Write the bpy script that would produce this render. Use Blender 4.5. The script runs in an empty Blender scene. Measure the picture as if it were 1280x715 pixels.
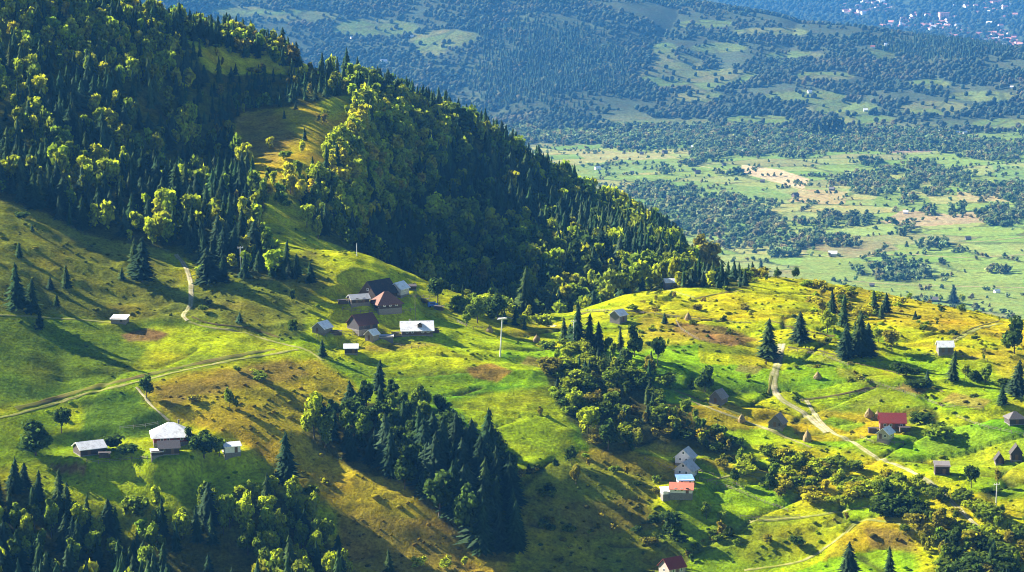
import bpy, math, random
import numpy as np
R = math.radians
rng = np.random.default_rng(11)
random.seed(5)
scene = bpy.context.scene
COL = scene.collection

# ------------------------------------------------------------------ camera
ZC = 500.0                     # height of the viewpoint above the datum
FPX = 2900.0                   # focal length for a picture 1280 wide
PITCH = R(9.0)
CP, SP = math.cos(PITCH), math.sin(PITCH)
cd = bpy.data.cameras.new('camera'); cam = bpy.data.objects.new('camera', cd); COL.objects.link(cam)
cam.location = (0, 0, ZC); cam.rotation_euler = (math.pi/2 - PITCH, 0, 0)
cd.sensor_width = 36; cd.lens = 36*FPX/1280; cd.clip_start = 1; cd.clip_end = 60000
scene.camera = cam

def ray(u, v):
    """pixel of the 1280 wide picture -> azimuth, downward slope"""
    x = np.asarray(u, float) - 640.0; yc = 357.5 - np.asarray(v, float)
    fw = FPX*CP + yc*SP; z = -FPX*SP + yc*CP
    return np.arctan2(x, fw), -z/np.hypot(x, fw)
def project(x, y, z):
    zz = np.asarray(z) - ZC
    fw = y*CP - zz*SP; up = y*SP + zz*CP
    return 640 + FPX*x/fw, 357.5 - FPX*up/fw

# ------------------------------------------------------------------ noise
def _h(i, j, s):
    n = (i.astype(np.int64)*374761393 + j.astype(np.int64)*668265263 + s*1442695041) & 0xffffffff
    n = ((n ^ (n >> 13))*1274126177) & 0xffffffff
    return ((n ^ (n >> 16)) & 0xffff)/65535.0
def vnoise(x, y, s=0):
    x = np.asarray(x, float); y = np.asarray(y, float)
    i = np.floor(x); j = np.floor(y); a = x-i; b = y-j
    a = a*a*a*(a*(a*6-15)+10); b = b*b*b*(b*(b*6-15)+10)
    i = i.astype(np.int64); j = j.astype(np.int64)
    return ((_h(i, j, s)*(1-a)+_h(i+1, j, s)*a)*(1-b) + (_h(i, j+1, s)*(1-a)+_h(i+1, j+1, s)*a)*b)*2-1
def fbm(x, y, scale, s=0, o=3):
    t = 0; amp = 1; tot = 0
    for k in range(o):
        t = t + amp*vnoise(x/scale*2**k + 17.3*k, y/scale*2**k - 9.1*k, s+k); tot += amp; amp *= .5
    return t/tot
def sstep(a, b, x):
    t = np.clip((x-a)/(b-a), 0, 1); return t*t*(3-2*t)

def pchip(xk, yk, x):
    xk = np.asarray(xk, float); yk = np.asarray(yk, float)
    h = np.diff(xk); d = np.diff(yk)/h
    m = np.zeros_like(yk); m[0] = d[0]; m[-1] = d[-1]
    for i in range(1, len(xk)-1):
        if d[i-1]*d[i] > 0:
            w1 = 2*h[i]+h[i-1]; w2 = h[i]+2*h[i-1]
            m[i] = (w1+w2)/(w1/d[i-1]+w2/d[i])
    x = np.clip(x, xk[0], xk[-1])
    i = np.clip(np.searchsorted(xk, x)-1, 0, len(h)-1)
    t = (x-xk[i])/h[i]
    return ((1+2*t)*(1-t)**2*yk[i] + t*(1-t)**2*h[i]*m[i] + t*t*(3-2*t)*yk[i+1] + t*t*(t-1)*h[i]*m[i+1])

# ------------------------------------------------------------------ terrain: surveyed profiles, swept through the compass
H_ = lambda d, drop: (d, 'h', drop)
PROF = {
 -250: [(750,715),(800,590),(835,510),(880,420),(925,340),(985,260),(1035,190),(1100,100),(1190,0),(1300,-110),H_(1550,60)],
 0:    [(755,715),(800,600),(835,525),(880,450),(925,370),(985,285),(1040,220),(1110,145),(1190,60),(1280,-40),H_(1540,80)],
 150:  [(760,715),(800,600),(837,525),(885,450),(930,395),(985,320),(1045,250),(1110,180),(1190,95),(1275,24),H_(1540,115)],
 300:  [(760,715),(800,600),(840,510),(890,440),(935,385),(990,325),(1050,270),(1120,205),(1220,120),(1310,50),H_(1570,140)],
 430:  [(765,715),(805,605),(850,515),(895,445),(940,390),(1010,315),H_(1075,151),(1150,262),(1270,165),(1365,102),H_(1620,190)],
 560:  [(770,715),(810,605),(855,515),(900,450),(950,405),(1015,362),H_(1085,185),(1160,325),(1300,215),(1405,150),H_(1650,230)],
 700:  [(775,715),(815,610),(860,520),(910,455),(965,415),(1025,385),H_(1090,195),(1165,345),(1310,272),(1420,232),H_(1660,300)],
 830:  [(780,715),(825,610),(870,525),(930,450),(990,400),(1065,354),H_(1130,187),(1185,334),(1310,310),(1420,297),H_(1660,350)],
 950:  [(780,715),(830,610),(880,530),(945,450),(1010,395),(1095,346),H_(1160,190),H_(1220,215),H_(1330,240),H_(1450,265),H_(1700,390)],
 1100: [(775,715),(825,615),(875,540),(940,460),(1010,405),(1100,366),H_(1170,205),H_(1240,235),H_(1340,270),H_(1480,320),H_(1750,420)],
 1280: [(770,715),(820,620),(870,550),(930,475),(1000,430),(1095,396),H_(1170,220),H_(1240,255),H_(1350,300),H_(1500,360),H_(1780,440)],
 1550: [(765,715),(815,625),(865,560),(925,490),(995,450),(1090,420),H_(1170,245),H_(1240,280),H_(1350,330),H_(1500,380),H_(1780,445)],
}
FARP = {-250:(5700,70,6700,-60), 0:(5700,70,6700,-60), 150:(5700,70,6700,-60), 300:(5700,70,6700,-60), 430:(5700,70,6700,-60),
        560:(5650,75,6650,-48), 700:(5600,80,6600,-35), 830:(5600,85,6400,-12), 950:(5550,90,6250,8), 1100:(5500,100,6100,38),
        1280:(5400,110,5900,66), 1550:(5300,120,5700,100)}
us = sorted(PROF)
KA, KD, KH = [], [], []        # azimuth, distance, drop of every knot
for u in us:
    near = [H_(20,30), H_(420,246)] + PROF[u]
    a, b, c, d = FARP[u]
    t = float(ray(u, d)[1])
    far = [H_(2050,447), H_(2450,452), H_(4600,450), H_(5000,438), (a,b), (c,d), H_(c+650, c*t+85), H_(8000,425), (11000,-14), (15000,-110), (24000,-190)]
    A, D, H = [], [], []
    for k in near+far:
        if len(k) == 3: A.append(float(ray(u, 357)[0])); D.append(k[0]); H.append(k[2])
        else:
            az, t = ray(u, k[1]); A.append(float(az)); D.append(k[0]); H.append(k[0]*float(t))
    KA.append(A); KD.append(D); KH.append(H)
KA, KD, KH = map(np.array, (KA, KD, KH))
AZ = np.concatenate([np.arange(-62,-22,1.0), np.arange(-22,-14,.12), np.arange(-14,14,.042), np.arange(14,20,.15), np.arange(20,62.1,1.0)])*math.pi/180
DI = np.concatenate([np.arange(20,640,20), np.arange(640,700,6), np.arange(700,1480,1.5), np.arange(1480,2300,8), np.arange(2300,5000,10),
                     np.arange(5000,7000,12), np.arange(7000,12000,45), np.arange(12000,24100,400)])
nA, nD = len(AZ), len(DI)
kd = np.stack([pchip(KA[:,k], KD[:,k], AZ) for k in range(KA.shape[1])], 1)
kh = np.stack([pchip(KA[:,k], KH[:,k], AZ) for k in range(KA.shape[1])], 1)
DROP = np.stack([pchip(kd[i], kh[i], DI) for i in range(nA)], 0)
GX = np.sin(AZ)[:,None]*DI[None]; GY = np.cos(AZ)[:,None]*DI[None]; GD = np.broadcast_to(DI, GX.shape)
nearw = sstep(600, 760, GD)*(1-sstep(1500, 1800, GD))
Z = ZC - DROP
# relief: soft swells, gullies, field terraces and tussocks
sw = fbm(GX, GY, 110, 3, 3)
Z += nearw*(2.6*sw)
# spur added under the yellow wood so the clearing's left flank catches sun
cxr = -92+.0*GD; spur = np.exp(-((GX-cxr)/30)**2)-.75*np.exp(-((GX-cxr+58)/26)**2)
Z += 19*spur*sstep(1040,1130,GD)*(1-sstep(1250,1350,GD))
gul = np.exp(-(fbm(GX*1.0+GY*.25, GY*.42-GX*.1, 95, 21, 2)/.16)**2)
Z -= nearw*gul*1.7*(1-.6*sstep(1050,1150,GD))
ter = fbm(GX*.32+GY*.12, GY, 15, 31, 2)
Z += nearw*np.tanh(ter*4)*.6
Z += nearw*(.95*fbm(GX, GY, 9, 41, 2)*(0.3+.7*sstep(-.1,.35,fbm(GX,GY,60,45,2))) + .5*np.clip(fbm(GX*.7, GY, 4.5, 47, 2),0,1)*sstep(-.05,.3,fbm(GX,GY,45,49,2)))
midw = sstep(1800, 2300, GD)*(1-sstep(4700, 5100, GD))
Z += midw*(7*fbm(GX, GY, 420, 51, 3) + 1.2*np.tanh(4*fbm(GX*.5, GY, 90, 55, 2)))
farw = sstep(4800, 5400, GD)*(1-sstep(9000, 14000, GD)*.3)
Z += farw*(38*fbm(GX+.3*GY, GY*.6, 620, 61, 4) - 16*np.clip(1-np.abs(fbm(GX*1.1-.2*GY, GY*.35, 520, 66, 3))*2.5, 0, 1)**2)
PADS = [(112,564,8),(214,549,10),(211,564,6),(289,563,5),(150,402,5),(403,414,5),(453,407,7),(483,380,8),(474,369,9),(499,364,6),(446,374,6),(521,413,9),(465,423,4),(439,439,4.5),(773,400,5),(838,360,5),(898,501,5),(972,531,5),(1115,532,8),(1107,545,5),(1181,438,6),(1177,590,5),(1268,527,6),(857,575,6),(857,593,6),(854,611,6),(840,712,7),(541,384,4)]
def level_pads():
    for u, v, r in PADS:
        az, t = ray(u, v); i = int(np.argmin(np.abs(AZ-float(az)))); P = (ZC-Z[i])/DI; j = int(np.argmax((P <= float(t)) & (DI > 650)))
        x, y, z = GX[i,j], GY[i,j], Z[i,j]; a0, a1 = max(0,i-70), i+70; b0, b1 = max(0,j-40), j+40
        d = np.hypot(GX[a0:a1,b0:b1]-x, GY[a0:a1,b0:b1]-y); w = 1-sstep(r*1.05, r*2.1, d)
        Z[a0:a1,b0:b1] = Z[a0:a1,b0:b1]*(1-w)+(z+.06*(Z[a0:a1,b0:b1]-z))*w
def cells(x, y, S, seed, ax=1.0, ay=1.0):
    """nearest and second nearest of jittered seeds: cell hash, distance to the border"""
    X = x/S*ax; Y = y/S*ay; i0 = np.floor(X).astype(np.int64); j0 = np.floor(Y).astype(np.int64)
    b1 = np.full(X.shape, 9.); b2 = b1.copy(); idh = np.zeros(X.shape)
    for di in (-1,0,1):
        for dj in (-1,0,1):
            i, j = i0+di, j0+dj
            sx = i+.5+.42*(2*_h(i,j,seed)-1); sy = j+.5+.42*(2*_h(i,j,seed+1)-1)
            d = np.hypot(X-sx, Y-sy); c = _h(i,j,seed+2)
            n = d < b1
            b2 = np.where(n, b1, np.minimum(b2, d)); idh = np.where(n, c, idh); b1 = np.where(n, d, b1)
    return idh, (b2-b1)*S
JN = slice(int(np.searchsorted(DI, 700)), int(np.searchsorted(DI, 1160)))
nx_, ny_ = GX[:,JN], GY[:,JN]; rx_, ry_ = nx_*.97+ny_*.22, ny_*.97-nx_*.22
rx_ = rx_+5*fbm(nx_,ny_,45,151,2); ry_ = ry_+3*fbm(nx_,ny_,30,153,2)
STRIP, SEDGE = cells(rx_, ry_, 24, 155, .42, 1.25)
SMASK = sstep(-.6, -.15, fbm(nx_, ny_, 90, 157, 2))*sstep(-75, -20, nx_) + .6*(1-sstep(-75, -20, nx_))*sstep(0,.3,fbm(nx_, ny_, 70, 159, 2))
bank = np.exp(-(SEDGE/1.25)**2)*SMASK*sstep(-.5,-.2,fbm(nx_,ny_,28,161,2))
BANK = np.zeros_like(Z); BANK[:,JN] = bank
Z[:,JN] += -1.1*bank + .9*SMASK*(STRIP-.5)*np.clip(SEDGE/3,0,1)
level_pads()
SL = (ZC-Z)/GD                                    # downward slope of every grid point
RUN = np.minimum.accumulate(np.where(GD < 650, 9, SL), 1)
# the river-valley grid is regular enough for bilinear look-up
fiA = lambda az: np.interp(az, AZ, np.arange(nA)); fiD = lambda d: np.interp(d, DI, np.arange(nD))
def grid(G, az, d):
    a = np.clip(fiA(az), 0, nA-1.001); b = np.clip(fiD(d), 0, nD-1.001)
    i = a.astype(int); j = b.astype(int); a = a-i; b = b-j
    return (G[i,j]*(1-a)+G[i+1,j]*a)*(1-b) + (G[i,j+1]*(1-a)+G[i+1,j+1]*a)*b
def ground(x, y):
    return grid(Z, np.arctan2(x, y), np.hypot(x, y))
def seen_slope(x, y):                              # steepest look-down that still clears the land in front
    return grid(RUN, np.arctan2(x, y), np.hypot(x, y))
def hit(u, v, dmin=650):
    """where the ray through a pixel meets the land"""
    u = np.atleast_1d(np.asarray(u, float)); v = np.atleast_1d(np.asarray(v, float))
    az, t = ray(u, v)
    a = np.clip(fiA(az), 0, nA-1.001); i = a.astype(int); w = (a-i)[:,None]
    P = SL[i]*(1-w) + SL[i+1]*w
    ok = (P <= t[:,None]) & (DI[None] > dmin)
    j = np.argmax(ok, 1); j = np.where(ok.any(1), j, nD-1)
    k = np.maximum(j-1, 0); n = np.arange(len(j))
    p0, p1 = P[n,k], P[n,j]
    f = np.clip((p0-t)/np.where(np.abs(p0-p1) < 1e-9, 1, p0-p1), 0, 1)
    d = DI[k]+(DI[j]-DI[k])*f
    x, y = np.sin(az)*d, np.cos(az)*d
    return x, y, ground(x, y)
def at(u, v, dmin=650):
    x, y, z = hit([u], [v], dmin); return float(x[0]), float(y[0]), float(z[0])

def inpoly(u, v, poly):
    p = np.asarray(poly, float); r = np.zeros(u.shape, bool); j = len(p)-1
    for i in range(len(p)):
        (xi, yi), (xj, yj) = p[i], p[j]
        if yi != yj: r ^= ((yi > v) != (yj > v)) & (u < (xj-xi)*(v-yi)/(yj-yi)+xi)
        j = i
    return r

# ------------------------------------------------------------------ ground cover: what grows or is dug where, with some sun and shade painted in
GU, GV = project(GX, GY, Z)
GV0 = GV
def mix(c, new, w): return c*(1-w[...,None]) + np.asarray(new)[None,None]*w[...,None]
LIME=(.345,.405,.003); GREEN=(.150,.285,.004); DEEP=(.075,.155,.008); OCHRE=(.340,.262,.014); GOLD=(.430,.385,.004)
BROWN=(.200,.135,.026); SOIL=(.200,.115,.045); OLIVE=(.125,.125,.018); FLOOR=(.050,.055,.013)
cov = np.zeros(GX.shape+(3,)) + np.array(LIME)
n1 = fbm(GX, GY, 70, 71, 3); n2 = fbm(GX, GY, 22, 75, 3); n3 = fbm(GX*.4, GY, 12, 78, 2)
cov = mix(cov, GREEN, sstep(.0,.45,n1)*.55)
cov = mix(cov, GOLD, sstep(.1,.55,n2)*.45)
cov = mix(cov, DEEP, sstep(.2,.5,n3)*.6)
n4 = fbm(GX*.35+GY*.1, GY, 6.5, 79, 2); cov = mix(cov, OLIVE, sstep(.2,.5,n4)*.3*sstep(-.2,.3,n2))
PATCH = [  # polygon in the picture, cover, softness in px, strength
 ([(-80,180),(60,240),(210,310),(215,330),(260,400),(150,400),(-80,390)], OLIVE, 14, .75),
 ([(-80,390),(150,402),(250,404),(200,425),(160,470),(60,500),(-80,520)], (.085,.150,.010), 16, .85),  # left meadow: shade on the slope put into a darker green
 ([(195,405),(300,415),(370,436),(300,445),(200,440),(150,425)], LIME, 6, .8),  # sunlit strip across the left meadow, painted as lighter grass
 ([(245,330),(330,330),(420,300),(450,330),(390,370),(380,420),(330,425),(245,395)], (.15,.16,.018), 10, .8),
 ([(400,300),(540,350),(560,370),(430,360),(395,340)], LIME, 8, .8),
 ([(170,482),(230,466),(400,448),(440,480),(490,560),(640,705),(640,760),(430,760),(420,640),(330,575),(290,545),(215,525),(190,505)], OCHRE, 8, .85),
 ([(190,485),(360,450),(390,470),(250,495),(205,510)], BROWN, 7, .7),
 ([(430,640),(560,650),(600,715),(480,720),(420,690)], BROWN, 9, .6),
 ([(100,500),(160,485),(212,530),(190,550),(100,545)], (.07,.14,.010), 7, .9),
 ([(-80,520),(60,515),(110,560),(-80,600)], GREEN, 10, .7),
 ([(190,688),(240,676),(345,716),(360,790),(180,790)], GOLD, 5, .9),
 ([(0,640),(30,640),(70,690),(40,720),(0,700)], (.30,.30,.01), 8, .7),
 ([(110,585),(300,570),(330,600),(230,640),(140,630)], (.33,.40,.006), 9, .85),
 ([(265,140),(430,120),(445,150),(400,225),(380,245),(330,240),(300,190)], (.42,.33,.012), 5, .85),
 ([(285,145),(340,138),(370,170),(345,205),(310,190)], BROWN, 9, .7),
 ([(395,125),(445,118),(440,150),(400,150)], LIME, 4, .7),
 ([(230,60),(380,60),(390,90),(290,90)], GOLD, 5, .8),
 ([(270,280),(330,290),(420,305),(420,320),(330,305)], LIME, 4, .8),
 ([(720,365),(830,352),(940,340),(1100,362),(1300,392),(1300,480),(1180,440),(1000,405),(930,400),(800,395)], GOLD, 12, .55),
 ([(690,372),(830,352),(900,342),(930,352),(850,385),(720,395)], LIME, 5, .7),
 ([(1010,355),(1120,366),(1210,382),(1200,420),(1100,400),(1010,380)], OCHRE, 10, .55),
 ([(1190,450),(1290,420),(1290,470),(1220,480)], OCHRE, 8, .6),
 ([(845,402),(905,408),(948,425),(915,433),(870,424),(840,414)], SOIL, 2.5, .75),
 ([(580,460),(615,454),(642,464),(622,478),(592,472)], (.26,.15,.03), 2.5, .85),
 ([(150,418),(185,410),(212,417),(197,426),(160,427)], SOIL, 3, .9),
 ([(60,580),(108,578),(106,592),(72,592)], SOIL, 3, .9),
 ([(1045,458),(1100,473),(1086,483),(1048,470)], (.26,.16,.04), 2.5, .85),
 ([(1058,507),(1100,492),(1112,499),(1072,514)], (.26,.15,.04), 2.5, .85),
 ([(995,450),(1045,444),(1052,451),(1010,459)], (.26,.18,.04), 2.5, .8),
 ([(800,395),(850,400),(870,425),(800,440),(780,420)], (.24,.19,.02), 5, .5),
 ([(980,440),(1090,440),(1110,470),(1180,500),(1100,520),(990,500)], GREEN, 8, .6),
 ([(1110,440),(1240,450),(1260,500),(1190,520),(1120,490)], GREEN, 9, .65),
 ([(1120,520),(1290,545),(1290,585),(1180,585)], (.19,.29,.014), 9, .6),
 ([(1130,478),(1165,486),(1150,493),(1118,486)], (.22,.15,.045), 2, .8),
 ([(925,455),(955,458),(945,468),(918,464)], (.24,.17,.05), 2, .7),
 ([(1010,468),(1050,476),(1035,484),(1000,477)], (.11,.24,.008), 2, .8),
 ([(1040,520),(1085,530),(1060,540),(1025,528)], (.10,.23,.008), 2, .8),
 ([(1190,490),(1240,500),(1225,512),(1175,502)], (.25,.18,.04), 2.5, .7),
 ([(870,585),(985,622),(985,632),(868,598)], (.30,.42,.006), 2, .8),
 ([(660,445),(690,452),(680,460),(650,455)], (.26,.19,.05), 2.5, .7),
 ([(1080,658),(1142,664),(1152,692),(1088,684)], BROWN, 3, .8),
 ([(860,570),(990,620),(985,640),(870,625)], GREEN, 5, .7),
 ([(930,555),(1060,560),(1180,600),(1290,650),(1290,760),(1160,760),(1130,640),(1000,615)], GOLD, 10, .6),
 ([(690,455),(760,455),(850,520),(940,560),(900,575),(800,565),(750,555),(705,510)], (.12,.10,.02), 10, .7),
 ([(640,590),(770,560),(830,590),(810,640),(860,690),(860,760),(640,760),(650,680)], OLIVE, 12, .62),
 ([(700,600),(850,640),(960,655),(1060,650),(1000,700),(840,690)], (.20,.25,.012), 14, .5),
 ([(700,630),(800,620),(830,660),(720,670)], (.15,.12,.02), 6, .6),
 ([(560,500),(700,480),(720,560),(640,600),(600,540)], LIME, 8, .6),
 ([(400,370),(560,360),(640,400),(620,450),(480,450),(380,420)], LIME, 8, .6),
 ([(500,425),(560,430),(480,440),(440,436)], (.27,.19,.03), 3, .6),
]
tintl = np.array([(1,1,1),(.8,.97,1),(1.08,1.02,1),(.58,.88,1.1),(1,1,1),(.62,.90,1),(1.12,.98,1),(.85,1,1),(.95,.72,2.5),(.50,.80,1.2)])
tf = tintl[(STRIP*9.999).astype(int)]*(1+.07*np.sin(ry_*3.2)[...,None])
cov[:,JN] = cov[:,JN]*(1+(tf-1)*(SMASK*1.0)[...,None])
cov[:,JN] = mix(cov[:,JN], (.05,.06,.010), bank*.9)
isnear = (GD > 640) & (GD < 1650)
ii = np.nonzero(isnear & (np.abs(AZ)[:,None] < R(16)))
pu, pv = GU[ii], GV[ii]; pd = GD[ii]
px, py = GX[ii], GY[ii]
ju = 5*fbm(px, py, 9, 81, 2); jv = 2.5*fbm(px, py, 9, 85, 2)
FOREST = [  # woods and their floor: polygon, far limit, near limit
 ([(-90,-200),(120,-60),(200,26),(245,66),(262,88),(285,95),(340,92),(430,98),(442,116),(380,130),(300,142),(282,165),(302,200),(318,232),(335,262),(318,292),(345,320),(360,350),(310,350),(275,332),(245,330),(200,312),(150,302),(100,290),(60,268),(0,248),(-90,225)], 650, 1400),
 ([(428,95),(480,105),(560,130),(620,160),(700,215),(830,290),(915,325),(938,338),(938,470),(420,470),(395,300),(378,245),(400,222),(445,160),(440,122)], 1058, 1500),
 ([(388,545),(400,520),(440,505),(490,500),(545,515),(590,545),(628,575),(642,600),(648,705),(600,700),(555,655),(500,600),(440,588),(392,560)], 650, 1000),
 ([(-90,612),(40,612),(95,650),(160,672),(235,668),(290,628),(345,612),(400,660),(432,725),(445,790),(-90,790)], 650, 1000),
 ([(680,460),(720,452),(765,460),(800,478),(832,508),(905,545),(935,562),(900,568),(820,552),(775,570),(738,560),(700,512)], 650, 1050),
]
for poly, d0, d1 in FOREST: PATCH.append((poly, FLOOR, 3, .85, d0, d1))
cv = cov[ii]
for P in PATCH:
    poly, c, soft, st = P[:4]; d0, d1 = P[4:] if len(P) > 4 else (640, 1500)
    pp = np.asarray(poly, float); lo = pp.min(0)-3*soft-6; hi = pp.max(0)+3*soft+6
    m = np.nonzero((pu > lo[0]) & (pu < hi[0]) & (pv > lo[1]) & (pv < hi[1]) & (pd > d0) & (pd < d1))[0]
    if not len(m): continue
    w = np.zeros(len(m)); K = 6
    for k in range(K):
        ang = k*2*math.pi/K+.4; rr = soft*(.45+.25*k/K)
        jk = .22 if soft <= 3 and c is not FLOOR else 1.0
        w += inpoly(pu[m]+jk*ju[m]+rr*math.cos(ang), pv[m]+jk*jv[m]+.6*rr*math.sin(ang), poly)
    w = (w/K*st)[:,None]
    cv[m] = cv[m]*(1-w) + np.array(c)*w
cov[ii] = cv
# valley floor: a patchwork of small fields
VS = 112.0
VROT = lambda x, y: (x*.94+y*.34, y*.94-x*.34)
FIELDS = np.array([(.23,.30,.06),(.21,.30,.055),(.27,.32,.08),(.36,.33,.10),(.19,.28,.055),(.30,.32,.08),(.25,.31,.065),(.27,.26,.09),(.23,.31,.065),(.29,.31,.09)])
jj = np.nonzero((GD > 1650) & (GD < 7400))
fx, fy = VROT(GX[jj], GY[jj])
fx = fx+14*fbm(fx,fy,120,92,2); fy = fy+14*fbm(fx,fy,120,93,2)
idh, edge = cells(fx, fy, VS, 90, .8, 1.25)
fc = FIELDS[(idh*9.999).astype(int)]*np.array((.84,.95,.9))
tone = (1+.16*fbm(fx, fy*3, 40, 95, 2))[:,None]
fc = fc*tone
fc = np.where((edge < 7)[:,None], fc*.3+np.array((.07,.09,.03))*.7, fc)
hill = sstep(4750, 5150, GD[jj])[:,None]
hf = np.array((.08,.105,.05))*(1+.3*fbm(GX[jj],GY[jj],200,97,3))[:,None]  # dark muted ground; cloud shade on the far hill is in the colour
CLEAR = [(845,80,35,14),(830,62,18,10),(815,95,25,9),(860,100,60,14),(560,48,50,12),(470,35,60,12),(640,165,30,12),(900,60,40,7),(905,95,40,10),(990,70,45,6),
         (1010,120,60,9),(1050,135,50,9),(1110,65,26,12),(1170,135,45,10),(1160,105,35,7),(1230,120,50,7),(1030,95,40,6),(950,150,50,7),(870,120,35,8),(1080,150,40,6),(380,20,50,8),(300,15,40,7),(540,62,20,8),(880,30,40,6),(960,40,50,6),(1255,155,40,8)]
uu, vv = GU[jj], GV[jj]
clr = np.zeros(len(uu))
nz = .35*fbm(GX[jj],GY[jj],120,99,3)
for a,b,c,d in CLEAR: clr = np.maximum(clr, 1-np.clip(((uu-a)/c)**2+((vv-b)/d)**2+nz, 0, 1.4))
clr = sstep(.05,.3,clr)[:,None]
hillc = hf*(1-clr) + (fc*.45+np.array((.05,.06,.02)))*clr
cov[jj] = fc*(1-hill)+hillc*hill
# a few fields that stand out
vd = (GD[jj] < 4900) & (GD[jj] > 2000)
for poly, c in [([(928,206),(975,212),(1012,224),(1004,236),(960,226),(925,214)], (.52,.42,.22)), ([(1130,262),(1185,268),(1235,262),(1230,278),(1140,284),(1100,278)], (.33,.27,.13)),
                ([(1000,300),(1110,302),(1125,312),(1060,322),(985,312)], (.22,.21,.08)), ([(1000,236),(1060,240),(1055,256),(985,252)], (.36,.30,.12)),
                ([(1195,240),(1260,240),(1270,252),(1200,252)], (.35,.31,.12)), ([(1120,180),(1160,180),(1165,190),(1110,192)], (.27,.21,.12)),
                ([(705,186),(830,192),(850,198),(740,202)], (.30,.30,.10)), ([(730,204),(850,200),(860,212),(740,220)], (.19,.28,.07)), ([(1010,310),(1120,335),(1280,345),(1280,395),(990,350)], (.20,.27,.055)),
                ([(1100,235),(1160,245),(1170,262),(1090,258)], (.17,.25,.05)), ([(1240,205),(1290,210),(1290,240),(1250,235)], (.16,.26,.07)), ([(1215,180),(1290,182),(1290,188),(1230,190)], (.40,.36,.17)),
                ([(860,225),(960,235),(990,245),(980,252),(880,245)], (.18,.27,.06))]:
    m = inpoly(uu+3*nz, vv+2*nz, poly) & vd
    c3 = cov[jj]; c3[m] = np.array(c)*tone[m]; cov[jj] = c3
tw = sstep(7300, 7700, GD)
cov = mix(cov, (.06,.085,.04), tw)
cov = mix(cov, (.13,.18,.03), 1-sstep(560, 700, GD))
cov = np.clip(cov, .004, .9)

def mesh_from(name, V, F, cols=None, mats=(), smooth=False, midx=None):
    me = bpy.data.meshes.new(name)
    V = np.asarray(V, np.float32); F = np.asarray(F, np.int32)
    nv, (nf, k) = len(V), F.shape
    me.vertices.add(nv); me.vertices.foreach_set('co', V.ravel())
    me.loops.add(nf*k); me.loops.foreach_set('vertex_index', F.ravel())
    me.polygons.add(nf); me.polygons.foreach_set('loop_start', np.arange(0, nf*k, k, dtype=np.int32)); me.polygons.foreach_set('loop_total', np.full(nf, k, np.int32))
    if smooth: me.polygons.foreach_set('use_smooth', np.ones(nf, bool))
    for m in mats: me.materials.append(m)
    if midx is not None: me.polygons.foreach_set('material_index', np.asarray(midx, np.int32))
    if cols is not None:
        a = me.color_attributes.new('cover', 'FLOAT_COLOR', 'POINT')
        c = np.ones((nv, 4), np.float32); c[:,:3] = cols; a.data.foreach_set('color', c.ravel())
    me.update(calc_edges=True)
    return me
def link(name, me, parent=None):
    o = bpy.data.objects.new(name, me); COL.objects.link(o)
    if parent is not None: o.parent = parent
    return o
def tag(o, label=None, cat=None, group=None, kind=None):
    if label: o['label'] = label
    if cat: o['category'] = cat
    if group: o['group'] = group
    if kind: o['kind'] = kind
    return o

# ------------------------------------------------------------------ materials
def nodes(name):
    m = bpy.data.materials.new(name); m.use_nodes = True; nt = m.node_tree; nt.nodes.clear()
    return m, nt, nt.nodes.new, nt.links.new
def noise_node(nt, vec, scale, detail=3, rough=.55):
    n = nt.nodes.new('ShaderNodeTexNoise'); n.inputs['Scale'].default_value = scale; n.inputs['Detail'].default_value = detail; n.inputs['Roughness'].default_value = rough
    nt.links.new(vec, n.inputs['Vector']); return n
def ramp(nt, fac, a, b, va, vb):
    n = nt.nodes.new('ShaderNodeMapRange'); n.inputs[1].default_value = a; n.inputs[2].default_value = b; n.inputs[3].default_value = va; n.inputs[4].default_value = vb
    nt.links.new(fac, n.inputs[0]); return n.outputs[0]
def mult(nt, col, fac):
    n = nt.nodes.new('ShaderNodeVectorMath'); n.operation = 'SCALE'; nt.links.new(col, n.inputs[0]); nt.links.new(fac, n.inputs['Scale']); return n.outputs[0]
def ground_mat():
    m, nt, N, L = nodes('meadow_and_fields')
    a = N('ShaderNodeAttribute'); a.attribute_name = 'cover'
    g = N('ShaderNodeNewGeometry'); pos = g.outputs['Position']
    n1 = noise_node(nt, pos, .9, 4, .65); n2 = noise_node(nt, pos, .16, 4, .6); n3 = noise_node(nt, pos, .035, 3)
    c = mult(nt, a.outputs['Color'], ramp(nt, n1.outputs[0], .3, .7, .5, 1.5))
    c = mult(nt, c, ramp(nt, n2.outputs[0], .3, .7, .62, 1.36))
    mx = N('ShaderNodeMix'); mx.data_type = 'RGBA'; mx.blend_type = 'MULTIPLY'
    L(ramp(nt, n3.outputs[0], .45, .7, 0, .6), mx.inputs[0]); L(c, mx.inputs[6]); mx.inputs[7].default_value = (1.25,.86,.9,1)
    bs = N('ShaderNodeBsdfDiffuse'); bs.inputs['Roughness'].default_value = .6; L(mx.outputs[2], bs.inputs[0])
    b = N('ShaderNodeBump'); b.inputs['Strength'].default_value = .55; b.inputs['Distance'].default_value = .8
    ad = N('ShaderNodeMath'); ad.operation = 'MULTIPLY_ADD'; L(n2.outputs[0], ad.inputs[0]); ad.inputs[1].default_value = 2.0; L(n1.outputs[0], ad.inputs[2])
    L(ad.outputs[0], b.inputs['Height']); L(b.outputs[0], bs.inputs['Normal'])
    o = N('ShaderNodeOutputMaterial'); L(bs.outputs[0], o.inputs[0]); return m
M_GROUND = ground_mat()
idx = np.arange(nA*nD).reshape(nA, nD)
F = np.stack([idx[:-1,:-1], idx[1:,:-1], idx[1:,1:], idx[:-1,1:]], -1).reshape(-1,4)
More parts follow.
